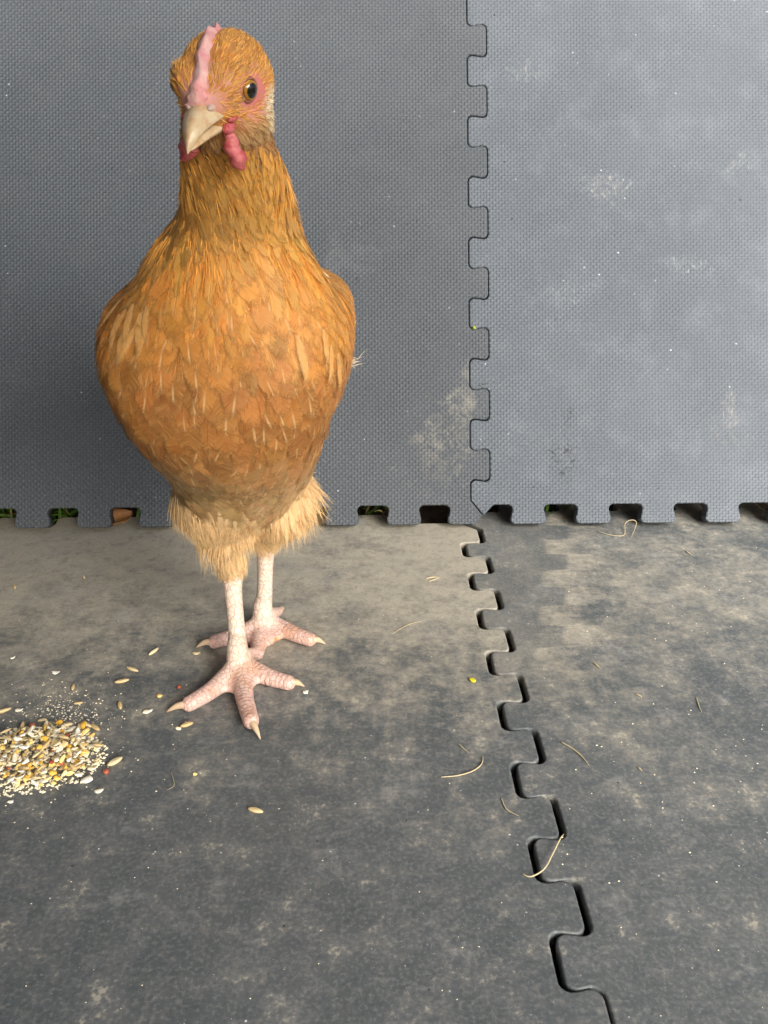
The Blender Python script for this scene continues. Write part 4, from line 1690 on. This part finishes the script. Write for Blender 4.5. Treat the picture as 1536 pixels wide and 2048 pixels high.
def fibre(name, pts, rad, label, z=None, cat='straw'):
    P = []
    for q in pts:
        if len(q) == 3: P.append(ground(q[0], q[1], q[2]))
        else: P.append(ground(q[0], q[1], .0007))
    P = np.array(P)
    c0 = P[0].copy()
    c0[2] = 0
    PP, RR = cpath(list(P - c0), [rad * .45] + [rad * .65] * (len(P) - 2) + [rad * .2], 30)
    m = mesh_from(name, *tube(PP, RR, 6))
    o = link(name, m, straw)
    o.location = c0
    tag(o, label, cat)
    return o


fibre('straw_fibre', [(1195, 1062), (1222, 1070), (1248, 1070), (1250, 1048, .004), (1262, 1040, .007), (1273, 1046, .005), (1263, 1074)], .00055, 'thin pale fibre curled into a loop at the foot of the upright mat')
fibre('straw_fibre', [(882, 1554), (915, 1551), (945, 1542), (963, 1528), (966, 1512)], .00065, 'curved dry stalk lying on the dusty mat short of the seam')
fibre('straw_fibre', [(918, 1488), (926, 1496), (938, 1506)], .0006, 'short dark stalk behind the curved dry stalk')
fibre('straw_fibre', [(1046, 1748), (1062, 1753, .0012), (1088, 1738, .003), (1105, 1708, .003), (1120, 1678, .0025), (1128, 1668)], .0007, 'pale twisted stalk bridging the gap between the floor mats')
fibre('straw_fibre', [(1123, 1484), (1145, 1497), (1163, 1512), (1178, 1530)], .00075, 'pale stalk lying on the charcoal mat beside the tooth print')
fibre('straw_fibre', [(1003, 1596), (1013, 1618), (1038, 1632)], .0006, 'bent wispy stalk on the dusty mat beside a seam tab')
fibre('straw_fibre', [(852, 1157), (866, 1154), (880, 1155)], .0010, 'white straw chip on the beige dust near the seam')
fibre('straw_fibre', [(858, 1163), (868, 1159), (878, 1156)], .0008, 'thinner straw chip crossing the white one')
fibre('straw_fibre', [(1371, 1101), (1377, 1106), (1384, 1110)], .0009, 'short wood chip before the upright pale mat')
fibre('straw_fibre', [(1188, 1326), (1194, 1331), (1201, 1337)], .0010, 'pale wood chip right beside the tooth print')
fibre('straw_fibre', [(1393, 1395), (1398, 1412), (1404, 1425)], .0006, 'straight pale sliver on the charcoal mat')
fibre('straw_fibre', [(343, 1545), (348, 1570), (333, 1580)], .0003, 'hair-thin curl near the front foot')
fibre('straw_fibre', [(784, 1268), (815, 1250), (850, 1240)], .0004, 'thin curved hair on the beige dust right of the rear foot')
fibre('straw_fibre', [(1273, 1388), (1279, 1391), (1284, 1395)], .0010, 'small pale chip in the middle of the charcoal mat')
fibre('straw_fibre', [(1276, 1535), (1280, 1538), (1284, 1542)], .0009, 'small wood chip near a white dropping on the charcoal mat')

# crumbs: flour round the heap and pale specks on both mats
V, F = [], []


def crumb(x, y, s):
    b = len(V)
    a = random.uniform(0, 6.28)
    for k in range(4):
        V.append((x + math.cos(a + k * 1.57) * s * random.uniform(.6, 1.2), y + math.sin(a + k * 1.57) * s * random.uniform(.5, 1.1), 0.0001))
    V.append((x, y, s * random.uniform(.6, 1.0)))
    for k in range(4):
        F.append((b + k, b + (k + 1) % 4, b + 4))


for k in range(420):
    q = ground(random.gauss(130, 45), random.gauss(1425, 28))
    crumb(q[0], q[1], random.choice((.0003, .0004, .0005, .0008)))
for k in range(260):
    q = ground(random.gauss(100, 110), random.gauss(1500, 80))
    crumb(q[0], q[1], random.choice((.0002, .0003, .0004, .0007)))
for k in range(1500):
    a, rr = random.uniform(0, 6.283), math.sqrt(random.random()) * 1.06
    crumb(hc[0] + math.cos(a) * rr * .046, hc[1] + math.sin(a) * rr * .030, random.choice((.0005, .0008, .0011, .0014)))
nt = NT('crumb')
crumbm = nt.done(srgb(248, 236, 204), .8)
o = link('feed_crumbs', mesh_from('feed_crumbs', V, F, False), crumbm)
tag(o, 'white floury crumbs sprinkled round the feed heap', 'crumbs', kind='stuff')
V, F = [], []
for k in range(330):
    q = ground(random.uniform(0, 1536), 1070 + 978 * random.random() ** .8)
    if SX - .004 < q[0] < SX + DT + .008: continue
    crumb(q[0], q[1], random.choice((.00015, .00015, .0002, .0003, .0005)))
for k in range(170):
    q = ground(random.uniform(1120, 1536), 1070 + 700 * random.random())
    crumb(q[0], q[1], random.choice((.00015, .0002, .0003, .0007)))
o = link('pale_specks', mesh_from('pale_specks', V, F, False), crumbm)
tag(o, 'tiny pale specks strewn over the floor mats', 'specks', kind='stuff')

# dead leaf in a notch under the wall
nt = NT('dead_leaf')
n = nt.noise(nt.obj(), 120, 4)
leafm = nt.done(nt.mix(n, srgb(96, 62, 34), srgb(176, 124, 72)), .7, nt.bump(n, .002, .6))
p = ground(243, 1042)
V, F = [], []
nu_, nv2 = 7, 9
for j in range(nv2):
    t = j / (nv2 - 1)
    w = .0095 * math.sin(math.pi * min(1, t * .95 + .05)) ** .7 + .0006
    for i in range(nu_):
        u = i / (nu_ - 1) * 2 - 1
        V.append(((t - .5) * .030, u * w, .004 + .0055 * abs(u) ** 1.5 + .004 * math.sin(t * 5) + random.uniform(-.0006, .0006)))
for j in range(nv2 - 1):
    for i in range(nu_ - 1):
        F.append((j * nu_ + i, j * nu_ + i + 1, (j + 1) * nu_ + i + 1, (j + 1) * nu_ + i))
m = mesh_from('dead_leaf', V, F)
o = link('dead_leaf', m, leafm)
so = o.modifiers.new('s', 'SOLIDIFY')
so.thickness = .0006
o.location = (p[0], p[1] - .004, .001)
o.rotation_euler = (.5, -.35, .5)
tag(o, 'curled brown dead leaf caught in a notch under the upright mat', 'leaf')
